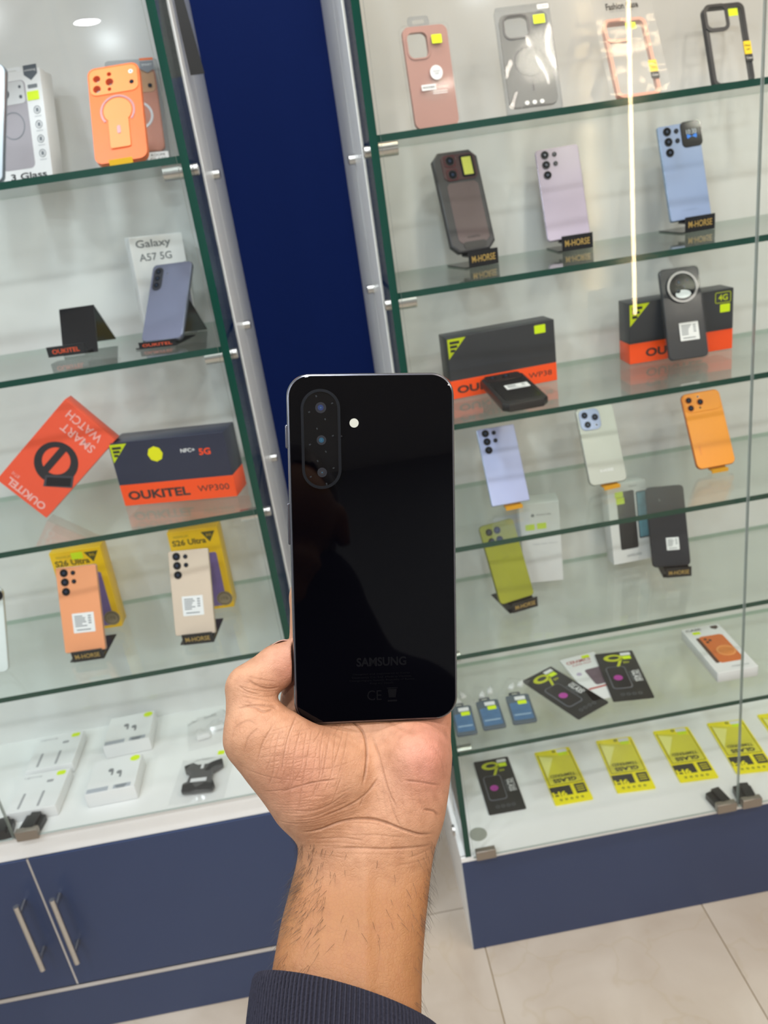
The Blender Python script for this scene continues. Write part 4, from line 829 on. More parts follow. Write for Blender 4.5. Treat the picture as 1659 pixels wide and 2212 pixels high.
CREASES = [([(-17.97, -97.63), (-10.54, -103.4), (-8.07, -110.0), (-8.23, -117.43), (-9.72, -124.03)], 1.1, 0.75, 1.0), ([(-5.59, -105.88), (-2.29, -113.3), (0.18, -121.55), (2.66, -128.15), (5.96, -133.93)], 0.6, 0.7, 0.7), ([(-2.29, -121.55), (-7.24, -127.33), (-13.84, -131.45), (-20.44, -133.93), (-28.69, -135.99)], 0.7, 0.7, 0.8), ([(-8.07, -126.5), (-11.37, -133.93)], 0.35, 0.5, 0.5), ([(-36.94, -143.83), (-28.69, -142.18), (-18.79, -139.29), (-7.24, -138.71), (1.01, -140.11), (9.26, -143.0), (15.86, -145.48), (21.63, -146.71)], 1.2, 0.8, 1.0), ([(-23.74, -150.84), (-11.37, -150.26), (1.01, -150.84), (11.73, -151.09), (22.05, -152.08)], 0.6, 0.8, 0.7), ([(-30.34, -147.13), (-18.79, -146.3), (-8.89, -147.29)], 0.35, 0.6, 0.5), ([(9.26, -121.55), (17.51, -122.63), (25.76, -125.68)], 0.55, 0.7, 0.7), ([(17.92, -134.75), (22.46, -136.4), (24.93, -139.29)], 0.8, 0.7, 0.9), ([(7.61, -142.18), (4.31, -135.58), (1.83, -128.15)], 0.4, 0.6, 0.5), ([(-48.49, -90.2), (-51.79, -88.55), (-60.04, -87.73), (-66.64, -89.38)], 0.75, 0.7, 0.8), ([(-48.9, -81.95), (-53.44, -81.54), (-58.39, -79.48), (-62.51, -77.0)], 0.7, 0.7, 0.8), ([(-56.74, -83.6), (-62.51, -81.95), (-66.64, -79.48)], 0.45, 0.6, 0.6), ([(-49.31, -89.38), (-54.26, -90.2), (-58.39, -88.55), (-64.99, -87.73)], 0.8, 0.7, 0.7), ([(-56.74, -95.15), (-60.86, -93.5), (-66.64, -96.8), (-68.29, -101.75)], 0.3, 0.6, 0.45), ([(-55.91, -95.98), (-60.04, -100.1), (-62.1, -106.7)], 0.3, 0.55, 0.45), ([(-49.31, -95.15), (-53.44, -101.75), (-55.91, -110.0)], 0.38, 0.55, 0.5), ([(-40.24, -93.5), (-42.71, -100.1), (-44.36, -108.35), (-45.19, -114.95)], 0.5, 0.55, 0.7), ([(-28.69, -95.98), (-28.69, -100.1), (-32.82, -105.05)], 0.35, 0.5, 0.5), ([(-20.85, -98.45), (-21.27, -101.75), (-23.74, -104.23)], 0.4, 0.5, 0.5), ([(-46.01, -124.03), (-38.59, -121.55), (-30.34, -119.9), (-20.44, -119.74)], 0.6, 0.6, 0.8), ([(-54.26, -124.85), (-46.01, -123.2), (-38.59, -121.55)], 0.35, 0.5, 0.5), ([(-41.89, -132.28), (-31.99, -132.28), (-23.74, -130.22), (-17.14, -126.5)], 0.5, 0.6, 0.6), ([(-42.71, -135.58), (-31.99, -135.17), (-22.09, -132.28), (-15.49, -130.22)], 0.4, 0.5, 0.6), ([(-35.29, -97.63), (-28.69, -98.87), (-20.44, -101.75), (-13.02, -103.4)], 0.3, 0.5, 0.4), ([(-42.71, -98.45), (-30.34, -99.28), (-20.44, -99.69)], 0.25, 0.5, 0.35), ([(-60.86, -114.95), (-48.49, -117.43), (-35.29, -119.08)], 0.25, 0.5, 0.35), ([(-48.49, -108.35), (-35.29, -109.18), (-22.09, -111.65)], 0.22, 0.5, 0.35), ([(-46.84, -112.48), (-35.29, -114.13), (-23.74, -114.95)], 0.2, 0.5, 0.3), ([(-36.94, -95.15), (-39.41, -106.7), (-41.06, -116.6), (-42.71, -124.85)], 0.3, 0.5, 0.45), ([(-33.64, -106.7), (-35.29, -116.6), (-36.94, -126.5), (-37.76, -131.45)], 0.3, 0.5, 0.4), ([(-27.04, -106.7), (-28.69, -117.43), (-31.99, -128.15)], 0.28, 0.5, 0.4), ([(-18.79, -118.25), (-21.27, -124.85), (-24.57, -132.28)], 0.3, 0.5, 0.45), ([(-41.89, -111.65), (-41.06, -119.9), (-41.89, -127.33)], 0.2, 0.5, 0.3), ([(1.01, -99.28), (7.61, -101.75), (15.86, -102.58)], 0.4, 1.0, 0.3), ([(22.46, -106.7), (26.58, -114.95), (28.23, -123.2)], 0.2, 0.6, 0.3), ([(-48.49, -139.7), (-38.59, -138.88), (-30.34, -137.64)], 0.3, 0.5, 0.4), ([(10.91, -155.38), (20.81, -154.14)], 0.25, 0.6, 0.3), ([(5.13, -157.85), (20.81, -157.85)], 0.2, 0.6, 0.25), ([(-48.22, -97.0), (-50.26, -103.36), (-50.31, -109.72), (-52.79, -115.17)], 0.24, 0.52, 0.31), ([(-46.02, -95.92), (-47.96, -105.01), (-48.78, -114.09), (-51.38, -121.88)], 0.25, 0.52, 0.48), ([(-42.79, -96.0), (-44.58, -104.37), (-46.2, -112.75), (-49.0, -119.93)], 0.22, 0.52, 0.32), ([(-40.91, -97.76), (-42.32, -106.56), (-43.99, -115.35), (-47.13, -122.89)], 0.2, 0.52, 0.27), ([(-38.0, -98.53), (-39.9, -108.1), (-39.99, -117.67), (-42.43, -125.87)], 0.25, 0.52, 0.46), ([(-34.9, -98.0), (-35.75, -105.9), (-36.78, -113.8), (-40.8, -120.58)], 0.26, 0.52, 0.41), ([(-32.62, -97.26), (-33.55, -105.87), (-35.26, -114.48), (-36.97, -121.86)], 0.2, 0.52, 0.45), ([(-29.25, -97.3), (-30.18, -106.32), (-31.52, -115.33), (-34.4, -123.06)], 0.18, 0.52, 0.32), ([(-26.83, -96.42), (-28.62, -107.2), (-28.79, -117.98), (-32.38, -127.22)], 0.28, 0.52, 0.41), ([(-24.39, -98.2), (-25.76, -107.65), (-27.34, -117.1), (-30.18, -125.19)], 0.22, 0.52, 0.46), ([(-21.49, -96.7), (-22.68, -107.03), (-23.46, -117.36), (-27.32, -126.21)], 0.25, 0.52, 0.25), ([(-18.73, -97.85), (-19.72, -105.09), (-22.02, -112.33), (-23.79, -118.54)], 0.27, 0.52, 0.3), ([(-16.66, -100.68), (-17.86, -108.95), (-20.08, -117.21), (-22.1, -124.29)], 0.17, 0.52, 0.4), ([(-51.49, -97.96), (-45.91, -96.99), (-39.39, -96.16), (-32.88, -95.82)], 0.2, 0.48, 0.21), ([(-53.78, -99.87), (-46.32, -98.34), (-37.6, -99.04), (-28.89, -97.47)], 0.1, 0.48, 0.25), ([(-52.45, -102.12), (-46.54, -100.83), (-39.64, -100.33), (-32.75, -99.97)], 0.19, 0.48, 0.33), ([(-51.56, -104.21), (-41.64, -103.23), (-30.07, -102.87), (-18.5, -101.64)], 0.18, 0.48, 0.24), ([(-54.37, -105.24), (-44.46, -103.78), (-32.9, -104.0), (-21.34, -102.75)], 0.16, 0.48, 0.21), ([(-55.81, -107.9), (-47.44, -106.68), (-37.67, -106.1), (-27.9, -105.5)], 0.12, 0.48, 0.19), ([(-56.2, -108.8), (-50.68, -107.76), (-44.23, -107.49), (-37.79, -106.83)], 0.21, 0.48, 0.38), ([(-52.18, -110.81), (-45.89, -109.73), (-38.55, -109.61), (-31.21, -108.47)], 0.19, 0.48, 0.23), ([(-50.5, -112.81), (-45.62, -111.28), (-39.93, -111.4), (-34.24, -109.43)], 0.19, 0.48, 0.23), ([(-53.73, -114.31), (-47.7, -112.92), (-40.65, -113.01), (-33.61, -111.26)], 0.14, 0.48, 0.31), ([(-44.62, -116.24), (-34.67, -115.27), (-23.07, -114.85), (-11.46, -113.12)], 0.17, 0.48, 0.19), ([(-48.28, -118.25), (-42.67, -116.76), (-36.12, -117.23), (-29.57, -114.81)], 0.16, 0.48, 0.36), ([(-50.26, -120.26), (-40.35, -119.0), (-28.79, -118.46), (-17.23, -117.11)], 0.11, 0.48, 0.24), ([(-45.09, -122.3), (-40.53, -121.11), (-35.2, -120.89), (-29.88, -118.75)], 0.12, 0.48, 0.3), ([(-48.84, -123.36), (-42.4, -122.56), (-34.89, -121.62), (-27.38, -120.03)], 0.12, 0.48, 0.29), ([(-46.03, -125.49), (-37.59, -124.25), (-27.75, -123.79), (-17.91, -121.19)], 0.11, 0.48, 0.35), ([(-39.55, -127.55), (-31.52, -126.0), (-22.16, -126.39), (-12.79, -123.99)], 0.19, 0.48, 0.28), ([(-44.61, -129.08), (-36.08, -127.74), (-26.13, -127.79), (-16.18, -125.0)], 0.21, 0.48, 0.34), ([(-39.49, -131.47), (-33.77, -130.09), (-27.09, -130.14), (-20.41, -126.96)], 0.15, 0.48, 0.32), ([(-41.64, -133.27), (-33.15, -131.78), (-23.25, -131.81), (-13.35, -129.6)], 0.12, 0.48, 0.26), ([(-50.54, -130.75), (-37.56, -129.43), (-18.09, -125.79)], 0.22, 0.5, 0.27), ([(-48.91, -131.98), (-37.12, -130.66), (-19.43, -126.61)], 0.19, 0.5, 0.34), ([(-46.47, -132.93), (-33.21, -131.61), (-13.31, -127.66)], 0.14, 0.5, 0.34), ([(-46.97, -134.4), (-33.99, -133.08), (-14.53, -128.74)], 0.23, 0.5, 0.32), ([(-43.46, -135.66), (-32.18, -134.34), (-15.27, -129.58)], 0.19, 0.5, 0.25), ([(-42.06, -136.47), (-32.86, -135.15), (-19.06, -130.87)], 0.2, 0.5, 0.32), ([(-40.88, -137.61), (-28.91, -136.29), (-10.95, -131.97)], 0.26, 0.5, 0.31), ([(-41.35, -138.71), (-29.08, -137.39), (-10.68, -133.56)], 0.16, 0.5, 0.36), ([(-40.4, -139.56), (-26.99, -138.24), (-6.88, -134.12)], 0.13, 0.5, 0.33), ([(-38.43, -140.83), (-26.74, -139.51), (-9.22, -135.64)], 0.13, 0.5, 0.43), ([(-38.89, -141.92), (-25.86, -140.6), (-6.31, -136.81)], 0.14, 0.5, 0.4), ([(-36.29, -140.83), (-18.65, -140.08), (-1.01, -140.85)], 0.18, 0.55, 0.14), ([(-31.64, -142.11), (-22.09, -141.33), (-12.54, -142.4)], 0.1, 0.55, 0.27), ([(-40.18, -143.06), (-26.81, -142.52), (-13.44, -143.55)], 0.17, 0.55, 0.2), ([(-33.61, -144.96), (-23.84, -144.14), (-14.08, -144.82)], 0.09, 0.55, 0.24), ([(-25.39, -145.95), (-7.08, -145.05), (11.22, -146.45)], 0.17, 0.55, 0.26), ([(-37.02, -147.32), (-25.36, -146.47), (-13.7, -147.45)], 0.08, 0.55, 0.21), ([(-32.98, -149.41), (-18.75, -148.49), (-4.51, -149.68)], 0.18, 0.55, 0.17), ([(-30.66, -150.55), (-16.41, -150.07), (-2.16, -150.46)], 0.18, 0.55, 0.17), ([(-24.48, -151.95), (-8.34, -151.04), (7.8, -152.62)], 0.09, 0.55, 0.22), ([(-29.74, -153.14), (-10.33, -152.56), (9.07, -153.6)], 0.12, 0.55, 0.16), ([(-35.64, -154.6), (-25.7, -154.15), (-15.76, -154.55)], 0.18, 0.55, 0.18), ([(-33.94, -155.93), (-27.3, -155.07), (-20.66, -155.93)], 0.13, 0.55, 0.17), ([(-3.98, -127.38), (-2.83, -130.44), (-0.45, -140.18)], 0.14, 0.55, 0.2), ([(-1.15, -119.24), (0.0, -129.76), (1.64, -138.94)], 0.14, 0.55, 0.2), ([(2.9, -121.78), (4.06, -131.6), (5.76, -139.58)], 0.14, 0.55, 0.2), ([(7.38, -122.22), (8.53, -131.7), (10.42, -139.93)], 0.14, 0.55, 0.2), ([(11.92, -123.23), (13.07, -131.25), (15.96, -139.25)], 0.14, 0.55, 0.2), ([(15.53, -126.86), (16.69, -132.07), (19.25, -140.42)], 0.14, 0.55, 0.2), ([(18.58, -124.42), (19.74, -131.19), (21.66, -137.53)], 0.14, 0.55, 0.2), ([(-49.31, -79.07), (-56.74, -77.1), (-63.48, -75.44)], 0.25, 0.5, 0.4), ([(-49.56, -81.21), (-56.74, -79.42), (-65.07, -77.58)], 0.25, 0.5, 0.4), ([(-49.81, -83.36), (-56.74, -82.1), (-66.02, -79.73)], 0.25, 0.5, 0.4), ([(-50.06, -85.5), (-56.74, -84.31), (-66.22, -81.87)], 0.25, 0.5, 0.4), ([(-50.3, -87.65), (-56.74, -85.53), (-65.48, -84.02)], 0.25, 0.5, 0.4), ([(-50.55, -89.79), (-56.74, -88.0), (-63.61, -86.16)], 0.25, 0.5, 0.4)]

def smin(a, b, k): h = np.clip(.5 + .5 * (b - a) / k, 0, 1); return b + (a - b) * h - k * h * (1 - h)
def smax(a, b, k): return -smin(-a, -b, k)
STEP = 0.6
lo = np.array([-78., -252., -92.]); hi = np.array([42., 32., 70.])
n3 = np.ceil((hi - lo) / STEP).astype(int) + 1
gx, gy, gz = [(lo[i] + STEP * np.arange(n3[i])).astype(np.float32) for i in range(3)]
X, Y, Z = gx[:, None, None], gy[None, :, None], gz[None, None, :]
A = np.array(ARM); A = A[np.argsort(A[:, 0])]
def smooth_interp(col):
    ys = np.arange(A[0, 0], A[-1, 0], .5); v = np.interp(ys, A[:, 0], A[:, col]); k = np.hanning(27); k /= k.sum()
    v = np.convolve(np.pad(v, 13, mode='edge'), k, 'valid'); return np.interp(gy, ys, v).astype(np.float32)[None, :, None]
cx, hw, cz_, hd = (smooth_interp(c) for c in (1, 2, 3, 4))
e = 2.25
ux, uz = np.abs(X - cx) / hw, np.abs(Z - cz_) / hd
q = (ux ** e + uz ** e) ** (1 / e) + 1e-4
F = ((q - 1) * np.minimum(hw, hd) * (1 + .35 * np.clip(q - 1, 0, 1))).astype(np.float32)
F = smax(F, Y - (-60.) + 0 * F, 8.0)
for (p0, p1, k) in CAPS:
    a, ra, b, rb = np.array(p0[:3]), p0[3], np.array(p1[:3]), p1[3]
    m = max(ra, rb) + 3 * k + 4; l_, h_ = np.minimum(a, b) - m, np.maximum(a, b) + m
    i0 = np.clip(((l_ - lo) / STEP).astype(int), 0, n3 - 1); i1 = np.clip(((h_ - lo) / STEP).astype(int) + 1, 1, n3)
    s = tuple(slice(i0[i], i1[i]) for i in range(3))
    dx, dy, dz = gx[s[0]][:, None, None] - a[0], gy[s[1]][None, :, None] - a[1], gz[s[2]][None, None, :] - a[2]
    d = b - a; t = np.clip((dx * d[0] + dy * d[1] + dz * d[2]) / (d @ d), 0, 1)
    D = np.sqrt((dx - t * d[0]) ** 2 + (dy - t * d[1]) ** 2 + (dz - t * d[2]) ** 2) - (ra + (rb - ra) * t)
    F[s] = smin(F[s], D.astype(np.float32), k)
# the skin stops where the phone presses into it
ph = hp.matrix_world.inverted() @ HM
T = np.array([[ph[i][j] for j in range(4)] for i in range(3)])
bxp = [np.abs(T[i, 0] * X + T[i, 1] * Y + T[i, 2] * Z + T[i, 3] * 1000 - (0, HT * 500, HH * 500)[i]) - (HW * 500 - 3, HT * 500 - 2.5, HH * 500 - 3)[i] for i in range(3)]
box = np.sqrt(sum(np.maximum(v, 0) ** 2 for v in bxp)) + np.minimum(np.maximum(np.maximum(bxp[0], bxp[1]), bxp[2]), 0) - 3.7
F = smax(F, -box, 1.0).astype(np.float32)
def surface_nets(F):
    S = F < 0; n = F.shape; cells = tuple(k - 1 for k in n)
    cnt = np.zeros(cells, np.int8)
    for i in (0, 1):
        for j in (0, 1):
            for k in (0, 1): cnt += S[i:n[0] - 1 + i, j:n[1] - 1 + j, k:n[2] - 1 + k]
    act = (cnt > 0) & (cnt < 8); ci = np.argwhere(act); idx = -np.ones(cells, np.int64); idx[act] = np.arange(len(ci))
    acc = np.zeros((len(ci), 3)); num = np.zeros(len(ci))
    for ax in range(3):
        o1, o2 = [k for k in range(3) if k != ax]
        for i in (0, 1):
            for j in (0, 1):
                a = ci.copy(); a[:, o1] += i; a[:, o2] += j; b = a.copy(); b[:, ax] += 1
                fa, fb = F[a[:, 0], a[:, 1], a[:, 2]], F[b[:, 0], b[:, 1], b[:, 2]]
                m = (fa < 0) != (fb < 0); t = np.where(m, fa / np.where(m, fa - fb, 1), 0)
                p = a.astype(float); p[:, ax] += t; acc[m] += p[m]; num[m] += 1
    V = acc / num[:, None]; Q = []
    for ax in range(3):
        o1, o2 = (ax + 1) % 3, (ax + 2) % 3
        sl0 = [slice(1, k - 1) for k in n]; sl0[ax] = slice(0, n[ax] - 1); sl1 = list(sl0); sl1[ax] = slice(1, n[ax])
        a, b = S[tuple(sl0)], S[tuple(sl1)]; e_ = np.argwhere(a != b); fl_ = a[a != b]
        e_ = e_ + np.array([0 if k == ax else 1 for k in range(3)])
        def c(d1, d2): w_ = e_.copy(); w_[:, o1] += d1; w_[:, o2] += d2; return idx[w_[:, 0], w_[:, 1], w_[:, 2]]
        quad = np.stack([c(-1, -1), c(0, -1), c(0, 0), c(-1, 0)], 1); quad[~fl_] = quad[~fl_][:, ::-1]; Q.append(quad)
    return V, np.concatenate(Q)
def sdf_mesh(prims, lo, hi, st, k):
    n = np.ceil((hi - lo) / st).astype(int) + 1; g = [(lo[i] + st * np.arange(n[i])) for i in range(3)]
    x, y, z = g[0][:, None, None], g[1][None, :, None], g[2][None, None, :]; f = None
    for (a, ra, b_, rb, sq) in prims:
        a, b_ = np.array(a), np.array(b_); d = b_ - a; t = np.clip(((x - a[0]) * d[0] + (y - a[1]) * d[1] + (z - a[2]) * d[2]) / max(d @ d, 1e-9), 0, 1)
        D = np.sqrt((x - a[0] - t * d[0]) ** 2 + ((y - a[1] - t * d[1]) * sq) ** 2 + (z - a[2] - t * d[2]) ** 2) - (ra + (rb - ra) * t); f = D if f is None else smin(f, D, k)
    v, q_ = surface_nets(f); return lo + v * st, q_
V, Q = surface_nets(F)
V = lo + V * STEP
nv = len(V)
E_ = np.concatenate([Q[:, [0, 1]], Q[:, [1, 2]], Q[:, [2, 3]], Q[:, [3, 0]]])
def lap(v, it, lam):
    for _ in range(it):
        s = np.zeros_like(v); c = np.zeros(len(v))
        for k in range(v.shape[1] if v.ndim > 1 else 1):
            s[:, k] = np.bincount(E_[:, 0], v[E_[:, 1], k], nv) + np.bincount(E_[:, 1], v[E_[:, 0], k], nv)
        c = np.bincount(E_[:, 0], minlength=nv) + np.bincount(E_[:, 1], minlength=nv)
        v = v + lam * (s / c[:, None] - v)
    return v
V = lap(V, 4, .5)
def normals(V):
    fn = np.cross(V[Q[:, 2]] - V[Q[:, 0]], V[Q[:, 3]] - V[Q[:, 1]]); nn = np.zeros_like(V)
    for c in range(4):
        for k in range(3): nn[:, k] += np.bincount(Q[:, c], fn[:, k], nv)
    return nn / np.maximum(np.linalg.norm(nn, axis=1), 1e-9)[:, None]
Nn = normals(V)
if (Nn * (V - V.mean(0))).sum() < 0: Q = Q[:, ::-1]; Nn = -Nn
# finer mesh on the palm side, for the creases
def refine(V, Q, m):
    sub, rest = Q[m], Q[~m]; e = np.sort(np.stack([sub, np.roll(sub, -1, 1)], 2).reshape(-1, 2), 1)
    ue, inv = np.unique(e, axis=0, return_inverse=True); inv = inv.reshape(-1, 4); n0 = len(V)
    mid = V[ue].mean(1); cen = V[sub].mean(1); mi = n0 + inv; ci = n0 + len(ue) + np.arange(len(sub))
    qs = [np.stack([sub[:, k], mi[:, k], ci, mi[:, k - 1]], 1) for k in range(4)]
    return np.vstack([V, mid, cen]), np.vstack([rest] + qs)
vm = (-Nn[:, 2] > -.1) & (V[:, 1] > -182) & (V[:, 1] < -62)
V, Q = refine(V, Q, vm[Q].all(1)); nv = len(V); Nn = normals(V)
E_ = np.concatenate([Q[:, [0, 1]], Q[:, [1, 2]], Q[:, [2, 3]], Q[:, [3, 0]]]); Nn = lap(Nn, 2, .5); Nn /= np.linalg.norm(Nn, axis=1)[:, None]
# skin creases: pressed into the palm side
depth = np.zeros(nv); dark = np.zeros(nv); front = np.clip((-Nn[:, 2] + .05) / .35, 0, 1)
sel = np.where((front > 0) & (V[:, 1] > -185))[0]; P2 = V[sel, :2]
for (pl, dp, sg, dk) in CREASES:
    pl = np.array(pl); 
    ctrl = np.vstack([2 * pl[0] - pl[1], pl, 2 * pl[-1] - pl[-2]]); pts = []
    for i in range(1, len(ctrl) - 2):
        for t in np.linspace(0, 1, 9)[:-1]:
            a, b, c, d = ctrl[i - 1:i + 3]; pts.append(.5 * ((2 * b) + (c - a) * t + (2 * a - 5 * b + 4 * c - d) * t * t + (3 * b - a - 3 * c + d) * t ** 3))
    pts.append(pl[-1]); pts = np.array(pts); mg = 4.5 * sg
    loc = np.where(((P2 > pts.min(0) - mg) & (P2 < pts.max(0) + mg)).all(1))[0]
    if not len(loc): continue
    p2, sl = P2[loc], sel[loc]; best = np.full(len(loc), 1e9); tt = np.zeros(len(loc))
    for i in range(len(pts) - 1):
        a, d = pts[i], pts[i + 1] - pts[i]; t = np.clip(((p2 - a) @ d) / max(d @ d, 1e-9), 0, 1); r = np.hypot(*(p2 - a - t[:, None] * d).T)
        m = r < best; best[m] = r[m]; tt[m] = (i + t[m]) / (len(pts) - 1)
    fade = np.clip(np.minimum(tt, 1 - tt) * 6 + .15, 0, 1) * front[sl]
    g = np.exp(-(best / (sg * .72)) ** 2) * fade; lip = .25 * np.exp(-((best - 2.2 * sg) / (1.2 * sg)) ** 2) * fade
    depth[sl] = np.maximum(depth[sl], .6 * dp * g); depth[sl] -= .18 * dp * lip; dark[sl] = np.maximum(dark[sl], dk * g)
# tendon ridge on the wrist
td = np.exp(-((V[:, 0] + 8.5 + .02 * (V[:, 1] + 150)) / 3.4) ** 2) * front * np.clip((-150 - V[:, 1]) / 12, 0, 1) * np.clip((V[:, 1] + 262) / 60, 0, 1)
V = V - Nn * (depth - 1.0 * td)[:, None]
tone = np.clip((V[:, 1] + 172) / 26, 0, 1); tone = tone * tone * (3 - 2 * tone)          # 0 forearm tan, 1 palm pink
pal = np.exp(-(((V[:, 0] - 22) / 16) ** 2 + ((V[:, 1] + 112) / 20) ** 2)) + .9 * np.exp(-(((V[:, 0] + 38) / 14) ** 2 + ((V[:, 1] + 73) / 13) ** 2)) + .55 * np.exp(-(((V[:, 0] + 38) / 16) ** 2 + ((V[:, 1] + 118) / 16) ** 2))
def head():
    def cap(a, ra, b_, rb, sq=1): return (a, ra, b_, rb, sq)
    h = (-.062, -.345, 1.585)
    pr = [cap((h[0], h[1] - .012, h[2] + .035), .080, (h[0], h[1] + .012, h[2] + .030), .078), cap((h[0], h[1] + .035, h[2] - .055), .046, (h[0], h[1] + .045, h[2] - .085), .026), cap((h[0], h[1] + .085, h[2] + .02), .010, (h[0], h[1] + .100, h[2] - .015), .014),
          cap((h[0] - .078, h[1], h[2] + .015), .014, (h[0] - .080, h[1], h[2] - .02), .010), cap((h[0] + .078, h[1], h[2] + .015), .014, (h[0] + .080, h[1], h[2] - .02), .010), cap((h[0], h[1] - .02, h[2] - .05), .056, (h[0], h[1] - .012, h[2] - .22), .058)]
    return sdf_mesh(pr, np.array([-.22, -.52, 1.33]), np.array([.10, -.18, 1.76]), .007, .014)
me = bpy.data.meshes.new('hand'); me.from_pydata((V * .001).tolist(), [], Q.tolist())
for nm, arr in (('crease', dark), ('tone', tone), ('flush', np.clip(pal, 0, 1)), ('facing', front)):
    at = me.attributes.new(nm, 'FLOAT', 'POINT'); at.data.foreach_set('value', arr.astype(np.float32))
me.polygons.foreach_set('use_smooth', [True] * len(me.polygons))
def skin_mat():
    m = bpy.data.materials.new('skin'); m.use_nodes = True; nt = m.node_tree; b = nt.nodes['Principled BSDF']; N = nt.nodes.new; L = nt.links.new
    def at(n): a = N('ShaderNodeAttribute'); a.attribute_name = n; return a.outputs['Fac']
    def mix(f, a, b_, blend='MIX'):
        x = N('ShaderNodeMix'); x.data_type = 'RGBA'; x.blend_type = blend
        if isinstance(f, float): x.inputs['Factor'].default_value = f
        else: L(f, x.inputs['Factor'])
        for s, v in (('A', a), ('B', b_)):
            if isinstance(v, tuple): x.inputs[s].default_value = v
            else: L(v, x.inputs[s])
        return x.outputs['Result']
    tc = N('ShaderNodeTexCoord')
    def noise(s, d=4): n = N('ShaderNodeTexNoise'); n.inputs['Scale'].default_value = s; n.inputs['Detail'].default_value = d; L(tc.outputs['Object'], n.inputs['Vector']); return n.outputs['Fac']
    def rng(v, a, b_, c, d): r = N('ShaderNodeMapRange'); L(v, r.inputs['Value']); r.inputs['From Min'].default_value = a; r.inputs['From Max'].default_value = b_; r.inputs['To Min'].default_value = c; r.inputs['To Max'].default_value = d; return r.outputs[0]
    base = mix(at('tone'), lin(SK_ARM), lin(SK_PALM)); base = mix(at('flush'), base, lin(SK_FLUSH))
    base = mix(rng(noise(60), .35, .7, 0, .30), base, lin('9c6642')); base = mix(rng(noise(240, 2), .45, .75, 0, .22), base, lin('84523a'))
    base = mix(rng(at('facing'), 0, 1, .35, 0), base, lin('6a4028'))  # sides turned away mixed darker: shading put into the skin colour
    cr = N('ShaderNodeMath'); cr.operation = 'MULTIPLY'; cr.inputs[1].default_value = .38; L(at('crease'), cr.inputs[0]); base = mix(cr.outputs[0], base, lin('5c3420'))
    L(base, b.inputs['Base Color']); b.inputs['Roughness'].default_value = .50; b.inputs['Specular IOR Level'].default_value = .35
    b.inputs['Subsurface Weight'].default_value = .12; b.inputs['Subsurface Radius'].default_value = (1, .35, .2); b.inputs['Subsurface Scale'].default_value = .004
    v = N('ShaderNodeTexVoronoi'); v.feature = 'DISTANCE_TO_EDGE'; v.inputs['Scale'].default_value = 620; L(tc.outputs['Object'], v.inputs['Vector'])
    vr = rng(v.outputs['Distance'], 0, .12, 0, 1); bp = N('ShaderNodeBump'); bp.inputs['Strength'].default_value = .22; bp.inputs['Distance'].default_value = .0005; L(vr, bp.inputs['Height']); 
    b2 = N('ShaderNodeBump'); b2.inputs['Strength'].default_value = .25; b2.inputs['Distance'].default_value = .002; L(noise(170, 3), b2.inputs['Height']); L(b2.outputs[0], bp.inputs['Normal']); L(bp.outputs[0], b.inputs['Normal'])
    return m
SK_ARM, SK_PALM, SK_FLUSH = '986842', 'ba8a6b', 'c48572'
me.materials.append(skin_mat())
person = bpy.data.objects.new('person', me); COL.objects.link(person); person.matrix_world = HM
tag(person, 'person seen by left forearm and hand, palm up, gripping the black phone, dark sleeve', 'person')
# thumb nail, seen edge-on along the top of the thumb tip
nx_, nn_ = Vector((.885, .466, 0)), Vector((-.42, .80, .43)); nn_ = (nn_ - nx_ * nn_.dot(nx_)).normalized(); nz_ = nx_.cross(nn_)
Lm = Matrix((nx_, nn_, nz_)).transposed().to_4x4(); Lm.translation = Vector((-.0478, -.0716, .0135)) + nn_ * .0078; b = MB()
for j in range(7):
    for i in range(9):
        u, v = i / 8 - .5, j / 6 - .5; b.v.append((u * .0125, .0024 - .0075 * v * v - .0016 * (abs(u) * 2) ** 3, v * .0105))
for j in range(6):
    for i in range(8): k = j * 9 + i; b.f.append((k, k + 1, k + 10, k + 9)); b.m.append(0)
b.xf(Lm).build('thumb_nail', mat('nail', 'dca590', .3, coat=.3), person)
cap_v, cap_q = sdf_mesh([((-.062, -.372, 1.625), .084, (-.062, -.350, 1.635), .084, 1), ((-.062, -.40, 1.58), .070, (-.062, -.385, 1.61), .075, 1)], np.array([-.17, -.50, 1.48]), np.array([.05, -.24, 1.76]), .008, .012)
keep = cap_v[cap_q].mean(1); cap_q = cap_q[(keep[:, 1] < -.30) | (keep[:, 2] > 1.665)]
hm_ = bpy.data.meshes.new('hair'); hm_.from_pydata(cap_v.tolist(), [], cap_q.tolist()); hm_.polygons.foreach_set('use_smooth', [True] * len(hm_.polygons)); hm_.materials.append(mat('hair', '2a1c13', .5))
ho = bpy.data.objects.new('hair', hm_); COL.objects.link(ho); ho.parent = person; ho.matrix_parent_inverse = HM.inverted()
hv, hq = head(); hd_ = bpy.data.meshes.new('head'); hd_.from_pydata(hv.tolist(), [], hq.tolist()); hd_.polygons.foreach_set('use_smooth', [True] * len(hd_.polygons)); hd_.materials.append(me.materials[0])
ho = bpy.data.objects.new('head', hd_); COL.objects.link(ho); ho.parent = person; ho.matrix_parent_inverse = HM.inverted()
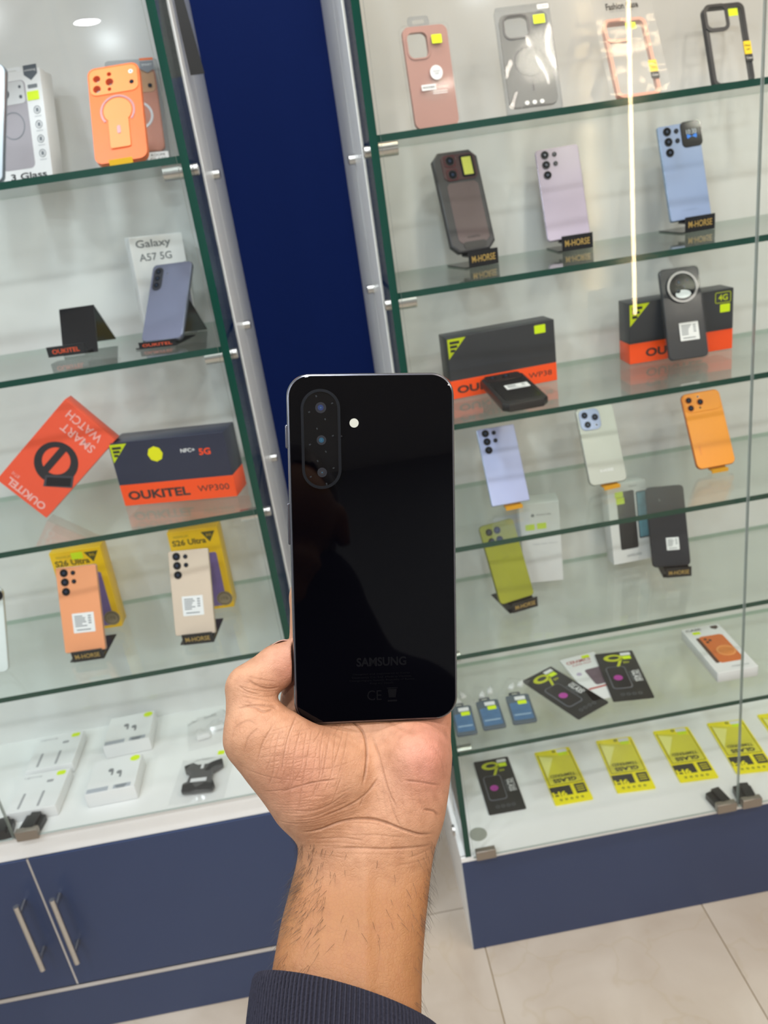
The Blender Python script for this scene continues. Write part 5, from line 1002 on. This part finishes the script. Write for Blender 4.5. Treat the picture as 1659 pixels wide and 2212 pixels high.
# fine arm hair
rnd = random.Random(5); hb = MB(); Vm = V * .001
cand = np.where((V[:, 1] < -150) & (V[:, 1] > -215))[0]; wts = np.where(Nn[cand, 0] < -.55, 1.0, np.where(Nn[cand, 0] > .7, .5, np.where(Nn[cand, 0] < -.2, .35, .05))) * (Nn[cand, 2] < .75)
pick = np.random.default_rng(4).choice(cand, 720, replace=False, p=wts / wts.sum())
for i in pick:
    p = Vector(Vm[i]); n = Vector(Nn[i]); ln = rnd.uniform(.004, .009) * (1 if V[i, 1] < -165 else .6); side = -1 if n.x < 0 else 1
    d = (Vector((side * rnd.uniform(-.2, .5), -1.0, rnd.uniform(-.3, .3))) - n * n.dot(Vector((0, -1, 0)))).normalized(); q1 = p + d * ln * .5 + n * ln * .20; q2 = p + d * ln + n * ln * rnd.uniform(.1, .4) + Vector((rnd.uniform(-1, 1), 0, rnd.uniform(-1, 1))) * ln * .15
    s = d.cross(n).normalized() * .00005; k = len(hb.v); n2 = n * .00005
    hb.v += [tuple(x) for x in (p - s, p + s, p + n2, q1 - s, q1 + s, q1 + n2, q2)]
    hb.f += [tuple(k + a for a in t_) for t_ in ((0, 1, 4, 3), (1, 2, 5, 4), (2, 0, 3, 5), (3, 4, 6), (4, 5, 6), (5, 3, 6))]; hb.m += [0] * 6
tag(hb.build('arm_hair', mat('hair', '2a1c13', .5), person, smooth=False, fix=False), kind='stuff')
# the rest of the person, behind the camera: it shows only as the dark shape mirrored in the phone
arm_end = HM @ (Vector((-15.3, -212.0, -31.0)) * .001 + Vector((-.02, -1.0, -1.05)).normalized() * .13)
jv, jq = sdf_mesh([((-.06, -.36, .90), .155, (-.06, -.36, 1.24), .17, 1.35), ((-.19, -.36, 1.30), .085, (.06, -.36, 1.30), .085, 1.1), ((-.06, -.37, 1.36), .13, (-.062, -.38, 1.49), .096, 1),
    ((-.26, -.36, 1.33), .07, (-.23, -.16, 1.08), .058, 1), ((-.23, -.16, 1.08), .056, tuple(arm_end), .050, 1), ((.06, -.36, 1.33), .07, (.13, -.24, 1.10), .056, 1), ((.13, -.24, 1.10), .052, (.10, -.02, 1.30), .040, 1)], np.array([-.42, -.62, .72]), np.array([.26, .28, 1.56]), .012, .03)
jm = bpy.data.meshes.new('jacket'); jm.from_pydata(jv.tolist(), [], jq.tolist()); jm.polygons.foreach_set('use_smooth', [True] * len(jm.polygons)); jm.materials.append(mat('charcoal_knit', '2b2a35', .9, spec=.2, noise=.25, nscale=900, bump=.4))
jo = bpy.data.objects.new('jacket', jm); COL.objects.link(jo); jo.parent = person; jo.matrix_parent_inverse = HM.inverted()
# ribbed cuff and sleeve
def sleeve():
    nr, rows = 132, []
    c0 = Vector((-15.3, -208.5, -31.0)); ax = Vector((-.02, -1.0, -1.05)).normalized()
    xr = Vector((1, -.29, 0)).normalized(); zr = -Vector((0, .70, -.72)).normalized()
    prof = [(3.0, .90), (0.6, .915), (-.6, .95), (0, 1.0), (2, 1.02), (8, 1.03), (16, 1.03), (26, 1.02), (38, 1.03), (52, 1.06), (75, 1.12), (110, 1.2), (160, 1.28)]
    b = MB(); seg = nr * 4
    for (s, k) in prof:
        for i in range(seg):
            t = 2 * math.pi * i / seg; rib = .55 * (1 if (i % 4) in (0, 1) else -1) * (1 if 0 <= s < 45 else 0.2)
            r1, r2 = 40.5 * k + rib, 32.0 * k + rib
            tilt = Vector((0, 0, 0)); p = c0 + ax * s + xr * (r1 * math.cos(t)) + zr * (r2 * math.sin(t)); b.v.append(tuple(p * .001))
    for j in range(len(prof) - 1):
        for i in range(seg): i2 = (i + 1) % seg; b.f.append((j * seg + i, j * seg + i2, (j + 1) * seg + i2, (j + 1) * seg + i)); b.m.append(0)
    return b.build('sleeve', mat('charcoal_knit', '2b2a35', .9, spec=.2, noise=.25, nscale=900, bump=.4), person)
sleeve()

# ------------------------------------------------------------------ settle everything on its shelf
bpy.context.view_layer.update()
def low(o):
    z = 9
    for c in [o] + list(o.children_recursive):
        if c.type == 'MESH' and len(c.data.vertices) < 5000:
            m = c.matrix_world; z = min(z, min((m @ v.co).z for v in c.data.vertices))
    return z
SHR, SHL = (1.6438, 1.4194, 1.1951, 0.9711, 0.7506, 0.5298, 0.268), (1.655, 1.383, 1.1092, 0.8383, 0.536)
for o in [o for o in COL.objects if o.parent is None and o.get('category') and o.name not in ('display_case', 'display_case.001', 'person', 'led_strip_light', 'hanging_strap') and o is not hp]:
    z = low(o); lev = SHR if o.matrix_world.translation.x > 0 else SHL
    base = max([s for s in lev if s < z + .03] or [0])
    if abs(z - base - .0006) < .025 and (z < base + .0005 or o.get('category') == 'stand'): o.location.z += base + .0006 - z
